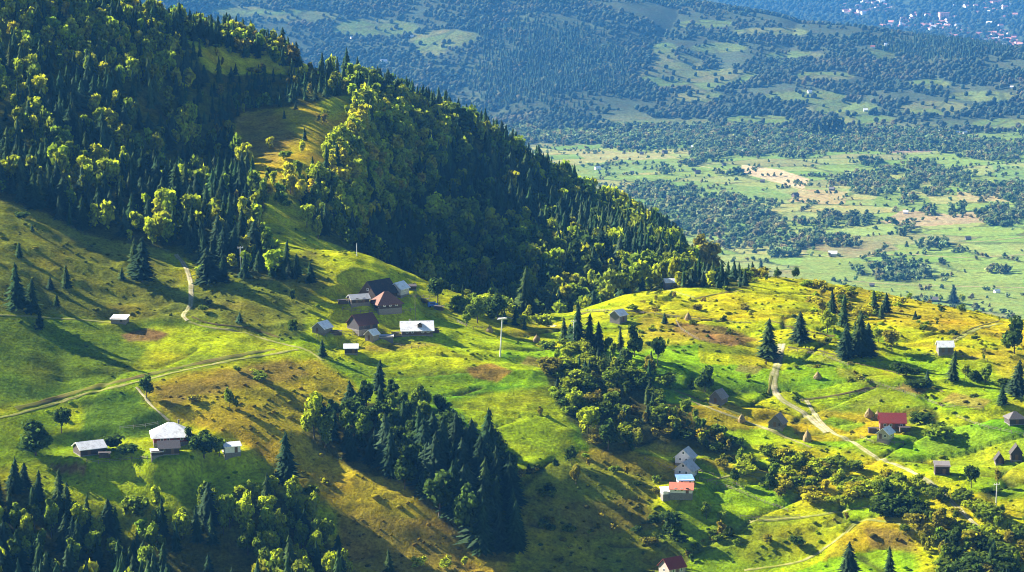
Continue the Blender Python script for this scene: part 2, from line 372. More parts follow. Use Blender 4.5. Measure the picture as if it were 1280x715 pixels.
land = link('ground', mesh_from('ground', np.stack([GX,GY,Z],-1).reshape(-1,3), F, cov.reshape(-1,3), [M_GROUND], smooth=True))
tag(land, kind='structure')
del F

# ------------------------------------------------------------------ light, sky, air
SUN_AZ, SUN_EL = R(-60), R(29.5)
w = bpy.data.worlds.new('World'); scene.world = w; w.use_nodes = True
nt = w.node_tree; nt.nodes.clear()
sky = nt.nodes.new('ShaderNodeTexSky'); sky.sky_type = 'NISHITA'; sky.sun_disc = False; sky.sun_elevation = SUN_EL; sky.sun_rotation = SUN_AZ % (2*math.pi); sky.altitude = 1500; sky.air_density = .38; sky.dust_density = .3
bg = nt.nodes.new('ShaderNodeBackground'); bg.inputs[1].default_value = .05
out = nt.nodes.new('ShaderNodeOutputWorld'); nt.links.new(sky.outputs[0], bg.inputs[0]); nt.links.new(bg.outputs[0], out.inputs[0])
sd = bpy.data.lights.new('sun', 'SUN'); sd.energy = 5.0; sd.angle = R(.53); sd.color = (1, .93, .80)
sun = bpy.data.objects.new('sun', sd); COL.objects.link(sun)
from mathutils import Vector
S = Vector((math.sin(SUN_AZ)*math.cos(SUN_EL), math.cos(SUN_AZ)*math.cos(SUN_EL), math.sin(SUN_EL)))
sun.rotation_euler = (-S).to_track_quat('-Z', 'Y').to_euler(); sun.location = (-300, 300, 900)
scene.view_settings.view_transform = 'Standard'; scene.view_settings.look = 'None'; scene.view_settings.gamma = 1; scene.view_settings.use_curve_mapping = False
scene.view_settings.exposure = 2.3
hz, nt, N, L = nodes('valley_air')
pv_ = N('ShaderNodeVolumePrincipled'); pv_.inputs['Color'].default_value = (.09,.40,.98,1); pv_.inputs['Density'].default_value = .36e-4; pv_.inputs['Anisotropy'].default_value = .1
o = N('ShaderNodeOutputMaterial'); L(pv_.outputs[0], o.inputs['Volume'])
zlo, zhi = float(Z.min())-2, max(float(Z.max()), ZC)+45
RX, RY = float(np.abs(GX).max())+60, float(GY.max())+60
y0_ = -60.0
vb = [(x,y,z) for x in (-RX,RX) for y in (y0_,RY) for z in (zlo,zhi)]
fb = [(0,1,3,2),(4,6,7,5),(0,4,5,1),(2,3,7,6),(0,2,6,4),(1,5,7,3)]
haze = link('haze', mesh_from('haze', vb, fb, None, [hz])); tag(haze, kind='stuff')
cy = scene.cycles
cy.max_bounces = 5; cy.diffuse_bounces = 2; cy.glossy_bounces = 2; cy.transmission_bounces = 3; cy.volume_bounces = 0; cy.transparent_max_bounces = 4
cy.filter_width = 1.05; cy.use_denoising = True; cy.denoising_input_passes = 'RGB_ALBEDO_NORMAL'; cy.denoising_prefilter = 'ACCURATE'; cy.denoiser = 'OPENIMAGEDENOISE'; cy.use_adaptive_sampling = True; cy.adaptive_threshold = .012
cy.caustics_reflective = False; cy.caustics_refractive = False
# ------------------------------------------------------------------ foliage shapes (unit height, base at the origin)
def spruce_shape(levels, pts, rad, seed, low=.05, ragged=.26):
    r = np.random.default_rng(seed); V = []; F = []; C = []
    for i in range(levels):
        f = i/levels; zb = low + (1-low)*f**.93; dz = (1-low)/levels
        rr = rad*(1-f)**.82*(1+r.uniform(-ragged, ragged)); n = max(5, int(pts*(1-.35*f)))
        ox, oy = r.normal(0, .006, 2); ph = r.uniform(0, 6.28)
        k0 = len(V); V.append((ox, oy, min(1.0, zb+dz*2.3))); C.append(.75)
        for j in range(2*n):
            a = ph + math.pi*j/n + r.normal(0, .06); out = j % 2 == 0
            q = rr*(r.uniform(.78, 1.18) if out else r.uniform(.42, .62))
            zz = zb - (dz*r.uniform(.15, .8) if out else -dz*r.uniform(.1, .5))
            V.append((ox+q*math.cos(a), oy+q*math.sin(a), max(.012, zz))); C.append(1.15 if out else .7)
        for j in range(2*n): F.append((k0, k0+1+j, k0+1+(j+1) % (2*n)))
    k0 = len(V); V += [(.012,0,.93),(-.008,.010,.93),(-.008,-.010,.93),(0,0,1.03)]; C += [1]*4
    F += [(k0,k0+1,k0+3),(k0+1,k0+2,k0+3),(k0+2,k0,k0+3)]
    return np.array(V), np.array(F), np.array(C)
def ico():
    t = (1+5**.5)/2; v = np.array([(-1,t,0),(1,t,0),(-1,-t,0),(1,-t,0),(0,-1,t),(0,1,t),(0,-1,-t),(0,1,-t),(t,0,-1),(t,0,1),(-t,0,-1),(-t,0,1)])/math.hypot(1,t)
    f = np.array([(0,11,5),(0,5,1),(0,1,7),(0,7,10),(0,10,11),(1,5,9),(5,11,4),(11,10,2),(10,7,6),(7,1,8),(3,9,4),(3,4,2),(3,2,6),(3,6,8),(3,8,9),(4,9,5),(2,4,11),(6,2,10),(8,6,7),(9,8,1)])
    return v, f
def leafy_shape(lobes, cards, size, seed, rx=.36, z0=.2, z1=1.0, core=True, top=1.0):
    """crown of leaf sprays on several lobes; rx: half width, z0..z1: crown height"""
    r = np.random.default_rng(seed); V = []; F = []; C = []
    zc, hz_ = (z0+z1)/2, (z1-z0)/2
    for l in range(lobes):
        if l == 0: c = np.array((0,0,zc)); s = np.array((rx*.72, rx*.72, hz_*.85))
        else:
            a = 2.4*l + r.uniform(-.5,.5); q = rx*r.uniform(.38,.68); zz = z0+(z1-z0)*r.uniform(.18,.86)
            taper = 1-.55*top*max(0, (zz-zc)/hz_)
            c = np.array((q*taper*math.cos(a), q*taper*math.sin(a), zz)); e = r.uniform(.3,.5)
            s = np.array((rx*e*1.2, rx*e*1.2, min(hz_*.5, rx*e*1.25)))
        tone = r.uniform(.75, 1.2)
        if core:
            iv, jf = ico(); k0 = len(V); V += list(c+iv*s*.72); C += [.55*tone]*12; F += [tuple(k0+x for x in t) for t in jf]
        for k in range(cards):
            d = r.normal(size=3); d /= np.linalg.norm(d); p = c+d*s*r.uniform(.72, 1.06)
            n = d + r.normal(0, .55, 3); n /= np.linalg.norm(n)
            t = np.cross(n, (0,0,1)+r.normal(0,.3,3)); t /= np.linalg.norm(t)+1e-9; b = np.cross(n, t)
            q = size*r.uniform(.6, 1.3); k0 = len(V); g = tone*r.uniform(.8, 1.2)
            for aa in (0, 1.7, 3.2, 4.8):
                aa += r.uniform(-.3,.3); w_ = q*r.uniform(.7,1.2); V.append(p+t*w_*math.cos(aa)+b*w_*math.sin(aa)); C.append(g)
            F += [(k0,k0+1,k0+2),(k0,k0+2,k0+3)]
    V = np.array(V); V[:,2] = np.maximum(V[:,2], .0)
    return V, np.array(F), np.array(C)
def blob_shape(seed, rx=.4):
    r = np.random.default_rng(seed); v, f = ico()
    # one subdivision
    V = list(v); cache = {}; G = []
    def mid(a, b):
        k = (min(a,b), max(a,b))
        if k not in cache: m = V[a]+V[b]; V.append(m/np.linalg.norm(m)); cache[k] = len(V)-1
        return cache[k]
    for a,b,c in f:
        x,y,z = mid(a,b),mid(b,c),mid(c,a); G += [(a,x,z),(b,y,x),(c,z,y),(x,y,z)]
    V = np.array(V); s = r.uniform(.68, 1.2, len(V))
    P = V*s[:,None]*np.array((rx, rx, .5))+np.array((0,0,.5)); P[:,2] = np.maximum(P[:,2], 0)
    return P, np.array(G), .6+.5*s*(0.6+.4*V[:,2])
def trunk_shape(r0, h, limbs=0, seed=0, n=6):
    r = np.random.default_rng(seed); V = []; F = []
    def tube(p0, p1, a, b):
        p0 = np.array(p0, float); p1 = np.array(p1, float); d = p1-p0; d = d/np.linalg.norm(d)
        t = np.cross(d, (.3,.9,.2)); t /= np.linalg.norm(t); u_ = np.cross(d, t); k = len(V)
        for p, q in ((p0,a),(p1,b)):
            for i in range(n): V.append(p+q*(t*math.cos(6.2832*i/n)+u_*math.sin(6.2832*i/n)))
        for i in range(n): F.append((k+i, k+(i+1) % n, k+n+(i+1) % n, k+n+i))
    tube((0,0,-.04), (0,0,h*.5), r0, r0*.72); tube((0,0,h*.5), (.005,.004,h), r0*.72, r0*.3)
    for i in range(limbs):
        a = 2.4*i+r.uniform(-.4,.4); z = h*r.uniform(.4,.8); q = r.uniform(.12,.24)
        tube((0,0,z), (q*math.cos(a), q*math.sin(a), z+r.uniform(.1,.22)), r0*.45, r0*.15)
    return np.array(V), np.array(F)

def leaf_mat(name, trans, bump=0):
    m, nt, N, L = nodes(name)
    a = N('ShaderNodeAttribute'); a.attribute_name = 'cover'
    oi = N('ShaderNodeObjectInfo'); g = N('ShaderNodeNewGeometry'); n = noise_node(nt, g.outputs['Position'], .9, 2)
    c = mult(nt, a.outputs['Color'], ramp(nt, n.outputs[0], .3, .7, .7, 1.3))
    c = mult(nt, c, ramp(nt, oi.outputs['Random'], 0, 1, .8, 1.2))
    d = N('ShaderNodeBsdfDiffuse'); t = N('ShaderNodeBsdfTranslucent'); x = N('ShaderNodeMixShader'); x.inputs[0].default_value = trans
    L(c, d.inputs[0]); L(c, t.inputs[0]); L(d.outputs[0], x.inputs[1]); L(t.outputs[0], x.inputs[2])
    o = N('ShaderNodeOutputMaterial'); L(x.outputs[0], o.inputs[0]); return m
M_NEEDLE = leaf_mat('spruce_needles', .15); M_LEAF = leaf_mat('green_leaves', .55)
def simple_mat(name, col, rough=.8, metal=0, grain=0, scale=3.0, wave=None, spec=.3, stain=0):
    m, nt, N, L = nodes(name)
    b = N('ShaderNodeBsdfPrincipled'); b.inputs['Roughness'].default_value = rough; b.inputs['Metallic'].default_value = metal; b.inputs['Specular IOR Level'].default_value = spec
    tc = N('ShaderNodeTexCoord')
    rgb = N('ShaderNodeRGB'); rgb.outputs[0].default_value = (*col, 1); c = rgb.outputs[0]
    if stain:
        ns = noise_node(nt, tc.outputs['Object'], .55, 5, .7); sx = N('ShaderNodeMix'); sx.data_type = 'RGBA'; L(ramp(nt, ns.outputs[0], .52, .68, 0, stain), sx.inputs[0]); L(c, sx.inputs[6]); sx.inputs[7].default_value = (.16,.09,.05,1); c = sx.outputs[2]
    if grain:
        n = noise_node(nt, tc.outputs['Object'], scale, 4, .6); c = mult(nt, c, ramp(nt, n.outputs[0], .3, .7, 1-grain, 1+grain))
    if wave:
        wv = N('ShaderNodeTexWave'); wv.wave_type = 'BANDS'; wv.bands_direction = wave[0]; wv.inputs['Scale'].default_value = wave[1]; wv.inputs['Distortion'].default_value = .4
        L(tc.outputs['Object'], wv.inputs['Vector']); c = mult(nt, c, ramp(nt, wv.outputs[0], 0, 1, 1-wave[2], 1+wave[2]*.5))
        bp = N('ShaderNodeBump'); bp.inputs['Strength'].default_value = .5; bp.inputs['Distance'].default_value = .05; L(wv.outputs[0], bp.inputs['Height']); L(bp.outputs[0], b.inputs['Normal'])
    L(c, b.inputs['Base Color']); o = N('ShaderNodeOutputMaterial'); L(b.outputs[0], o.inputs[0]); return m
M_BARK = simple_mat('bark', (.10,.075,.05), .9, grain=.35, scale=9)
M_BIRCH = simple_mat('pale_bark', (.35,.32,.27), .85, grain=.4, scale=9)

# tints
SPR = [(.030,.060,.020),(.038,.070,.022),(.026,.050,.022),(.050,.080,.022),(.036,.062,.028)]
LEAF = {'dark':(.060,.105,.016), 'mid':(.165,.235,.016), 'lime':(.340,.410,.014), 'gold':(.430,.405,.014), 'rust':(.30,.15,.035), 'grey':(.16,.19,.08), 'olive':(.24,.22,.018)}
SP_HI = [spruce_shape(22, 11, r_, 100+i) for i, r_ in enumerate((.17,.20,.23,.19,.26))]
SP_MID = [spruce_shape(12, 8, r_, 120+i) for i, r_ in enumerate((.15,.18,.21,.17,.24))]
SP_LOW = [spruce_shape(5, 5, r_, 140+i) for i, r_ in enumerate((.18,.22,.26))]
BR_HI = [leafy_shape(9, 64, .055, 200+i, rx_, z0) for i, (rx_, z0) in enumerate(((.36,.16),(.30,.12),(.40,.2),(.24,.10),(.33,.14)))]
BR_MID = [leafy_shape(6, 24, .085, 220+i, rx_, z0) for i, (rx_, z0) in enumerate(((.36,.12),(.30,.10),(.40,.15),(.24,.08),(.33,.1)))]
BR_FAR = [leafy_shape(4, 12, .15, 320+i, .42, 0., 1., True, .6) for i in range(5)]
BU_HI = [leafy_shape(7, 44, .085, 240+i, .62, .0, 1.0, True, .6) for i in range(4)]
BU_MID = [leafy_shape(4, 20, .13, 260+i, .62, .0, 1.0, True, .6) for i in range(4)]
FAR_B = [blob_shape(280+i) for i in range(6)]
POP = [leafy_shape(7, 40, .05, 300+i, .11, .03, 1.0, True, .3) for i in range(2)]

def crown_mesh(name, shape, tint, mat):
    V, F, C = shape
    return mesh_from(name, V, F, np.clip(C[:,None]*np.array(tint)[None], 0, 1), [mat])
TR_SP = [trunk_shape(.012, .9, 0, 1)]; TR_BR = [trunk_shape(.022, .72, 6, 2+i) for i in range(3)]
def tmesh(name, s, mat): return mesh_from(name, s[0], s[1], None, [mat])
ME = {}
for i, s in enumerate(SP_HI):
    ME['spruce', i] = crown_mesh('spruce_crown', s, SPR[i], M_NEEDLE)
ME['spruce_trunk'] = tmesh('spruce_trunk', TR_SP[0], M_BARK)
for t in LEAF:
    for i, s in enumerate(BR_HI): ME['leafy', t, i] = crown_mesh('leafy_crown', s, LEAF[t], M_LEAF)
    for i, s in enumerate(BU_HI): ME['bush', t, i] = crown_mesh('bush_foliage', s, LEAF[t], M_LEAF)
for i in range(3): ME['leafy_trunk', i] = tmesh('leafy_trunk', TR_BR[i], M_BARK)
for i, s in enumerate(POP): ME['poplar', i] = crown_mesh('poplar_crown', s, (.07,.11,.03), M_LEAF)
GROUP = {'spruce':'spruce trees on the near hills', 'leafy':'leafy trees on the near hills', 'bush':'bushes on the near slopes', 'poplar':'poplars at the foot of the far hill'}
NAME = {'spruce':'spruce_tree', 'leafy':'leafy_tree', 'bush':'bush', 'poplar':'poplar_tree'}
CAT = {'spruce':'tree', 'leafy':'tree', 'bush':'bush', 'poplar':'tree'}
def plant(kind, x, y, z, h, width, yaw, tint, var, label, group=None):
    if kind == 'bush':
        o = link('bush', ME['bush', tint, var % 4]); o.location = (x, y, z-.15*h*.3)
        root = o
    else:
        root = bpy.data.objects.new(NAME[kind], None); COL.objects.link(root); root.empty_display_size = .3; root.location = (x, y, z-.1)
        cm = ME['spruce', var % 5] if kind == 'spruce' else ME['poplar', var % 2] if kind == 'poplar' else ME['leafy', tint, var % 5]
        link('crown', cm, root); link('trunk', ME['spruce_trunk'] if kind in ('spruce','poplar') else ME['leafy_trunk', var % 3], root)
    root.scale = (h*width, h*width, h); root.rotation_euler = (random.gauss(0,.035), random.gauss(0,.035), yaw)
    return tag(root, label, CAT[kind], group or GROUP[kind])
def mass(name, kind_shapes, items, mat, label):
    """items: x y z h width yaw shape tint(3); one object for what nobody could count"""
    if not len(items): return
    VV, FF, CC = [], [], []; off = 0
    by = {}
    for it in items: by.setdefault(it[6] % len(kind_shapes), []).append(it)
    for s, its in by.items():
        V, F, C = kind_shapes[s]; a = np.array([i[:6] for i in its], float); t = np.array([i[7] for i in its], float)
        c, sn = np.cos(a[:,5])[:,None], np.sin(a[:,5])[:,None]; hw = (a[:,3]*a[:,4])[:,None]
        X = a[:,0,None]+hw*(c*V[None,:,0]-sn*V[None,:,1]); Y = a[:,1,None]+hw*(sn*V[None,:,0]+c*V[None,:,1]); Zz = a[:,2,None]+a[:,3,None]*V[None,:,2]
        VV.append(np.stack([X,Y,Zz],-1).reshape(-1,3)); FF.append((F[None]+(np.arange(len(its))*len(V))[:,None,None]+off).reshape(-1,3))
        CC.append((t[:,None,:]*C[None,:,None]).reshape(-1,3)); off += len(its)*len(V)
    o = link(name, mesh_from(name, np.concatenate(VV), np.concatenate(FF), np.clip(np.concatenate(CC),0,1), [mat])); 
    return tag(o, label, None, None, 'stuff')

# ------------------------------------------------------------------ woods: where each tree stands
def lattice(x0, x1, y0, y1, s):
    xs, ys = np.meshgrid(np.arange(x0, x1, s), np.arange(y0, y1, s)); xs = xs+rng.uniform(-.45,.45,xs.shape)*s; ys = ys+rng.uniform(-.45,.45,ys.shape)*s
    return xs.ravel(), ys.ravel()
ZONES = [ # polygon, dmin, dmax, acceptance, {kind: weight}, heights, tint weights, noise-driven yellow share, label stem
 dict(p=FOREST[0][0], d=(650,1420), acc=.84, mix=(.74,.26,0), h=(7.5,16.5), tints='lime lime mid lime lime mid', pat=(22,.04), key='left'),
 dict(p=[(-90,-200),(60,-60),(140,-20),(210,26),(225,70),(200,105),(120,110),(40,60),(-90,60)], d=(900,1420), acc=.5, mix=(0,1,0), h=(10,14), tints='lime lime lime gold', pat=(45,.0), key='left'),
 dict(p=[(215,92),(345,90),(430,98),(442,116),(330,135),(296,150),(285,172),(312,232),(330,270),(290,270),(262,215),(240,150)], d=(900,1420), acc=.7, mix=(.5,.5,0), h=(4,9), tints='lime mid olive gold', pat=(30,.1), key='left'),
 dict(p=[(130,8),(200,18),(270,22),(300,40),(350,66),(372,85),(340,84),(290,66),(240,52),(200,30)], d=(1150,1420), acc=.7, mix=(.75,.2,.05), h=(10,15), tints='mid lime olive', pat=(40,.2), key='top'),
 dict(p=[(225,55),(300,62),(390,85),(440,98),(430,106),(300,100),(250,85)], d=(1100,1420), acc=.15, mix=(.1,.5,.4), h=(4,9), tints='mid lime olive gold', pat=(40,0), key='top'),
 dict(p=FOREST[1][0], d=(1058,1500), acc=.88, mix=(.54,.46,0), h=(8,17.5), tints='dark mid mid lime lime', pat=(60,.12), key='centre'),
 dict(p=[(290,150),(430,128),(440,150),(400,222),(380,245),(335,238)], d=(1000,1350), acc=.075, mix=(.3,.4,.3), h=(3,9), tints='mid lime olive', pat=(0,0), key='yellow'),
 dict(p=[(412,195),(448,135),(480,125),(560,150),(570,190),(545,235),(480,290),(430,300),(400,270)], d=(1058,1500), acc=.8, mix=(.05,.95,0), h=(10,16), tints='lime lime lime gold mid', pat=(30,-1), key='yellow'),
 dict(p=[(325,228),(400,225),(430,300),(400,305),(330,280)], d=(1000,1300), acc=.6, mix=(.35,.65,0), h=(8,14), tints='lime mid gold', pat=(30,-1), key='yellow'),
 dict(p=[(660,372),(700,372),(760,358),(830,350),(905,338),(905,330),(830,330),(700,345)], d=(1060,1200), acc=.85, mix=(.12,.88,0), h=(7,12), tints='lime mid lime lime', pat=(30,-1), key='fringe'),
 dict(p=FOREST[2][0], d=(650,1000), acc=.85, mix=(.40,.60,0), h=(7,13.5), tints='dark dark mid mid dark', pat=(40,.1), key='gully'),
 dict(p=[(470,590),(520,570),(560,560),(600,575),(628,590),(642,615),(650,706),(600,702),(555,660),(510,620)], d=(650,1000), acc=.92, mix=(.95,.05,0), h=(15,23), tints='dark', pat=(40,.1), key='gully'),
 dict(p=FOREST[3][0], d=(650,1000), acc=.96, mix=(.36,.64,0), h=(9,16), tints='mid lime lime mid lime', pat=(40,.0), key='corner'),
 dict(p=[(-60,600),(30,600),(85,622),(100,660),(40,670),(-60,660)], d=(650,1000), acc=.4, mix=(.5,.5,0), h=(9,14), tints='dark mid', pat=(40,.3), key='corner'),
 dict(p=[(150,640),(290,620),(300,635),(240,680),(160,685)], d=(650,1000), acc=.55, mix=(0,.8,.2), h=(7,11), tints='lime mid', pat=(40,-1), key='corner'),
 dict(p=FOREST[4][0], d=(650,1050), acc=.8, fine=1, mix=(.08,.40,.52), h=(4,8.5), tints='dark mid mid olive lime', pat=(40,.25), key='ravine'),
 dict(p=[(685,430),(760,430),(830,465),(840,490),(790,475),(740,455),(690,458)], d=(650,1050), acc=.42, mix=(.2,.6,.2), h=(5,9), tints='mid dark lime', pat=(40,.2), key='ravine'),
 dict(p=[(820,530),(935,556),(990,580),(970,600),(900,580),(840,556)], d=(650,1050), acc=.55, fine=1, mix=(.06,.2,.74), h=(3,6.5), tints='dark olive mid', pat=(30,.2), key='scrub'),
 dict(p=[(900,585),(960,565),(1060,580),(1130,600),(1210,630),(1290,655),(1290,690),(1180,700),(1120,640),(1050,635),(960,620)], d=(650,1050), acc=.72, mix=(.02,.22,.76), h=(3.6,8), tints='olive mid lime mid gold lime', fine=1, pat=(30,.1), key='scrub'),
 dict(p=[(1080,620),(1140,625),(1220,690),(1290,660),(1290,770),(1180,770),(1180,710),(1100,650)], d=(650,1050), acc=.86, fine=1, mix=(.05,.45,.5), h=(5,9), tints='dark dark mid olive', pat=(30,.3), key='scrub'),
 dict(p=[(640,590),(780,560),(850,620),(860,700),(780,690),(700,715),(650,690)], d=(650,1050), acc=.2, fine=1, mix=(.03,.15,.82), h=(1.6,5.5), tints='olive mid dark', pat=(30,.2), key='slope'),
 dict(p=[(560,370),(640,380),(690,400),(680,420),(600,400),(560,392)], d=(900,1100), acc=.66, mix=(.06,.5,.44), h=(4,10), tints='mid lime mid dark', pat=(30,0), key='hamlet'),
 dict(p=[(0,255),(200,330),(220,390),(0,390)], d=(850,1100), acc=.015, mix=(.6,.1,.3), h=(2,5), tints='dark olive', pat=(30,.3), key='pasture'),
 dict(p=[(245,330),(400,330),(390,420),(300,410),(250,390)], d=(850,1100), acc=.05, mix=(.3,.2,.5), h=(2,6), tints='olive mid dark', pat=(30,.3), key='pasture'),
 dict(p=[(300,320),(380,345),(400,355),(340,352),(300,345)], d=(850,1100), acc=.35, mix=(.8,.1,.1), h=(6,10), tints='olive mid dark', pat=(30,.3), key='pasture'),
 dict(p=[(220,460),(400,445),(430,640),(640,715),(430,715),(330,580),(220,520)], d=(650,1000), acc=.035, mix=(.06,.2,.74), h=(2,6), tints='mid olive lime', pat=(30,.1), key='brown'),
 dict(p=[(400,640),(560,650),(620,715),(420,715)], d=(650,1000), acc=.09, mix=(.06,.2,.74), h=(2,6), tints='mid olive lime', pat=(30,.1), key='brown'),
 dict(p=[(720,370),(930,345),(1290,395),(1290,560),(1000,560),(860,490),(760,430)], d=(900,1150), acc=.035, fine=1, mix=(.02,.12,.86), h=(1.2,4.2), tints='mid olive dark lime', pat=(30,.1), key='upland'),
 dict(p=[(1000,352),(1130,368),(1150,390),(1080,400),(1010,380)], d=(900,1150), acc=.11, fine=1, mix=(.1,.3,.6), h=(2.2,7), tints='mid olive lime gold', pat=(30,.1), key='upland'),
 dict(p=[(880,338),(1000,345),(1010,352),(900,352)], d=(1000,1150), acc=.16, mix=(.5,.3,.2), h=(3,8), tints='mid olive gold', pat=(30,.1), key='upland'),
 dict(p=[(1110,455),(1290,480),(1290,510),(1150,490)], d=(900,1150), acc=.10, mix=(.2,.6,.2), h=(4,8), tints='dark mid', pat=(30,.3), key='upland'),
 dict(p=[(1090,545),(1200,560),(1200,580),(1100,566)], d=(700,1150), acc=.12, mix=(.0,.4,.6), h=(2,5), tints='dark mid', pat=(30,.3), key='upland'),
 dict(p=[(820,640),(1010,655),(1060,650),(1000,715),(830,715)], d=(650,1050), acc=.11, fine=1, mix=(.03,.25,.72), h=(1.8,6.5), tints='dark mid olive', pat=(30,.3), key='slope'),
]
CL = []      # clearings kept open: pixel ellipses
def keepout(u, v):
    m = np.zeros(u.shape, bool)
    for a,b,c,d in KEEP: m |= ((u-a)/c)**2+((v-b)/d)**2 < 1
    return m
KEEP = [(262,722,62,34),(112,560,30,22),(215,545,42,28),(290,562,24,14),(150,402,14,8),(403,412,16,10),(483,372,42,22),(453,405,26,14),(522,412,28,14),(466,420,12,8),(438,437,14,8),(773,397,14,10),(838,350,12,6),
        (855,580,26,24),(852,615,30,14),(838,705,20,16),(898,497,14,10),(972,528,18,12),(1115,528,26,16),(1107,545,20,12),(1181,436,16,10),(1178,587,14,12),(1268,524,16,12),(545,382,14,10)]
def onpath(u, v):
    m = np.zeros(u.shape, bool)
    for pts, w_ in PATHPX:
        p = np.asarray(pts, float)
        for a, b in zip(p[:-1], p[1:]):
            d = b-a; t = np.clip(((u-a[0])*d[0]+(v-a[1])*d[1])/(d@d), 0, 1)
            m |= ((u-a[0]-t*d[0])**2 + (2*(v-a[1]-t*d[1]))**2) < (w_+4)**2
    return m
PATHPX = [
 ([(-20,527),(20,518),(60,507),(110,492),(170,478),(230,463),(300,449),(350,441),(372,437)], 5),
 ([(220,318),(232,334),(239,360),(238,382),(228,395),(236,402)], 5),
 ([(236,402),(250,407),(300,415),(345,428),(385,438),(405,452)], 3),
 ([(170,484),(181,496),(192,510),(204,520),(213,527)], 3),
 ([(-20,393),(60,397),(140,403)], 4),
 ([(977,430),(972,455),(966,478),(975,498),(1000,513),(1018,527),(1034,541)], 6),
 ([(1008,500),(1020,520),(1040,540),(1070,555),(1095,572),(1130,585),(1165,605),(1190,628),(1225,662)], 5),
 ([(1192,427),(1220,412),(1252,404)], 4),
 ([(632,396),(660,402),(695,408)], 4),
 ([(740,366),(780,358),(830,362),(868,372)], 3),
 ([(850,496),(900,515),(960,537),(1015,560)], 3),
 ([(935,652),(1000,647),(1060,638),(1090,632)], 4), ([(930,713),(1000,702),(1050,672),(1078,650),(1110,652),(1160,672)], 5),
]
trees = []   # x,y,z,h,width,yaw,var,tintname,kind,key,u,v,topslope-margin
LX1, LY1 = lattice(-420, 420, 690, 1500, 5.6); LX2, LY2 = lattice(-420, 420, 690, 1180, 4.3)
cx, cy_ = np.concatenate([LX1, LX2]), np.concatenate([LY1, LY2]); isfine = np.arange(len(cx)) >= len(LX1)
az = np.arctan2(cx, cy_); dd = np.hypot(cx, cy_)
m = (np.abs(az) < R(14.2)) & (dd > 700) & (dd < 1500)
cx, cy_, az, dd, isfine = cx[m], cy_[m], az[m], dd[m], isfine[m]
cz = ground(cx, cy_); pu, pv = project(cx, cy_, cz); run = seen_slope(cx, cy_)
taken = np.zeros(len(cx), bool); bk = grid(BANK, az, dd)
ko = (keepout(pu, pv) & ((dd < 1110) | (pv < 250))) | (onpath(pu, pv) & (dd < 1110))
for zi, zn in enumerate(ZONES[::-1]):
    d0, d1 = zn['d']; inside = inpoly(pu+4*fbm(cx,cy_,14,301,2), pv+2*fbm(cx,cy_,14,303,2), zn['p']) & (dd > d0) & (dd < d1) & ~taken & ~ko & (isfine == ('fine' in zn))
    acc = rng.random(len(cx)) < zn['acc']*(.75+.5*(fbm(cx,cy_,35,310+zi,2)+.5))*((.65+14*bk) if zn['key'] in ('upland','slope') else 1)
    pick = np.nonzero(inside & acc)[0]; taken |= inside & acc
    s, th = zn['pat']; patn = fbm(cx, cy_, s or 30, 330+zi, 2)
    tl = zn['tints'].split(); ws = np.array(zn['mix'], float)
    for i in pick:
        w3 = ws.copy()
        if w3[0] > 0 and w3[1] > 0:
            k = sstep(-.15, .25, float(patn[i])-th); w3[1] *= .25+2.6*k; w3[0] *= 1.25-.85*k
        w3 = w3/w3.sum(); kind = ('spruce','leafy','bush')[rng.choice(3, p=w3)]
        h0, h1 = zn['h']; h = rng.uniform(h0, h1)*(1 if kind == 'spruce' else .86 if kind == 'leafy' else .68)*(.9+.35*abs(rng.normal(0,.5)) if rng.random() < .3 else 1)
        if zn['key'] == 'centre' and pu[i] > 820: h *= 1-.5*float(sstep(820, 935, pu[i]))
        wide = rng.uniform(1.05,1.75) if kind != 'leafy' else rng.uniform(.62,.98) if zn['key'] in ('left','top','corner') else rng.uniform(.7,1.1)
        top = (ZC-cz[i]-h)/dd[i]
        if top > run[i]+.0008 and dd[i] > 1040: continue          # wholly behind the land in front
        if pv[i]-h*FPX/dd[i] > 725 or not (-25 < pu[i] < 1305): continue
        if pv[i] > 800: continue
        trees.append([cx[i], cy_[i], cz[i], h, wide*(1.2 if zn['key'] in ('upland','pasture') and kind == 'spruce' else 1), rng.uniform(0,6.28), int(rng.integers(0,60)), tl[int(rng.integers(len(tl)))], kind, zn['key'], pu[i], pv[i], zn['acc']])
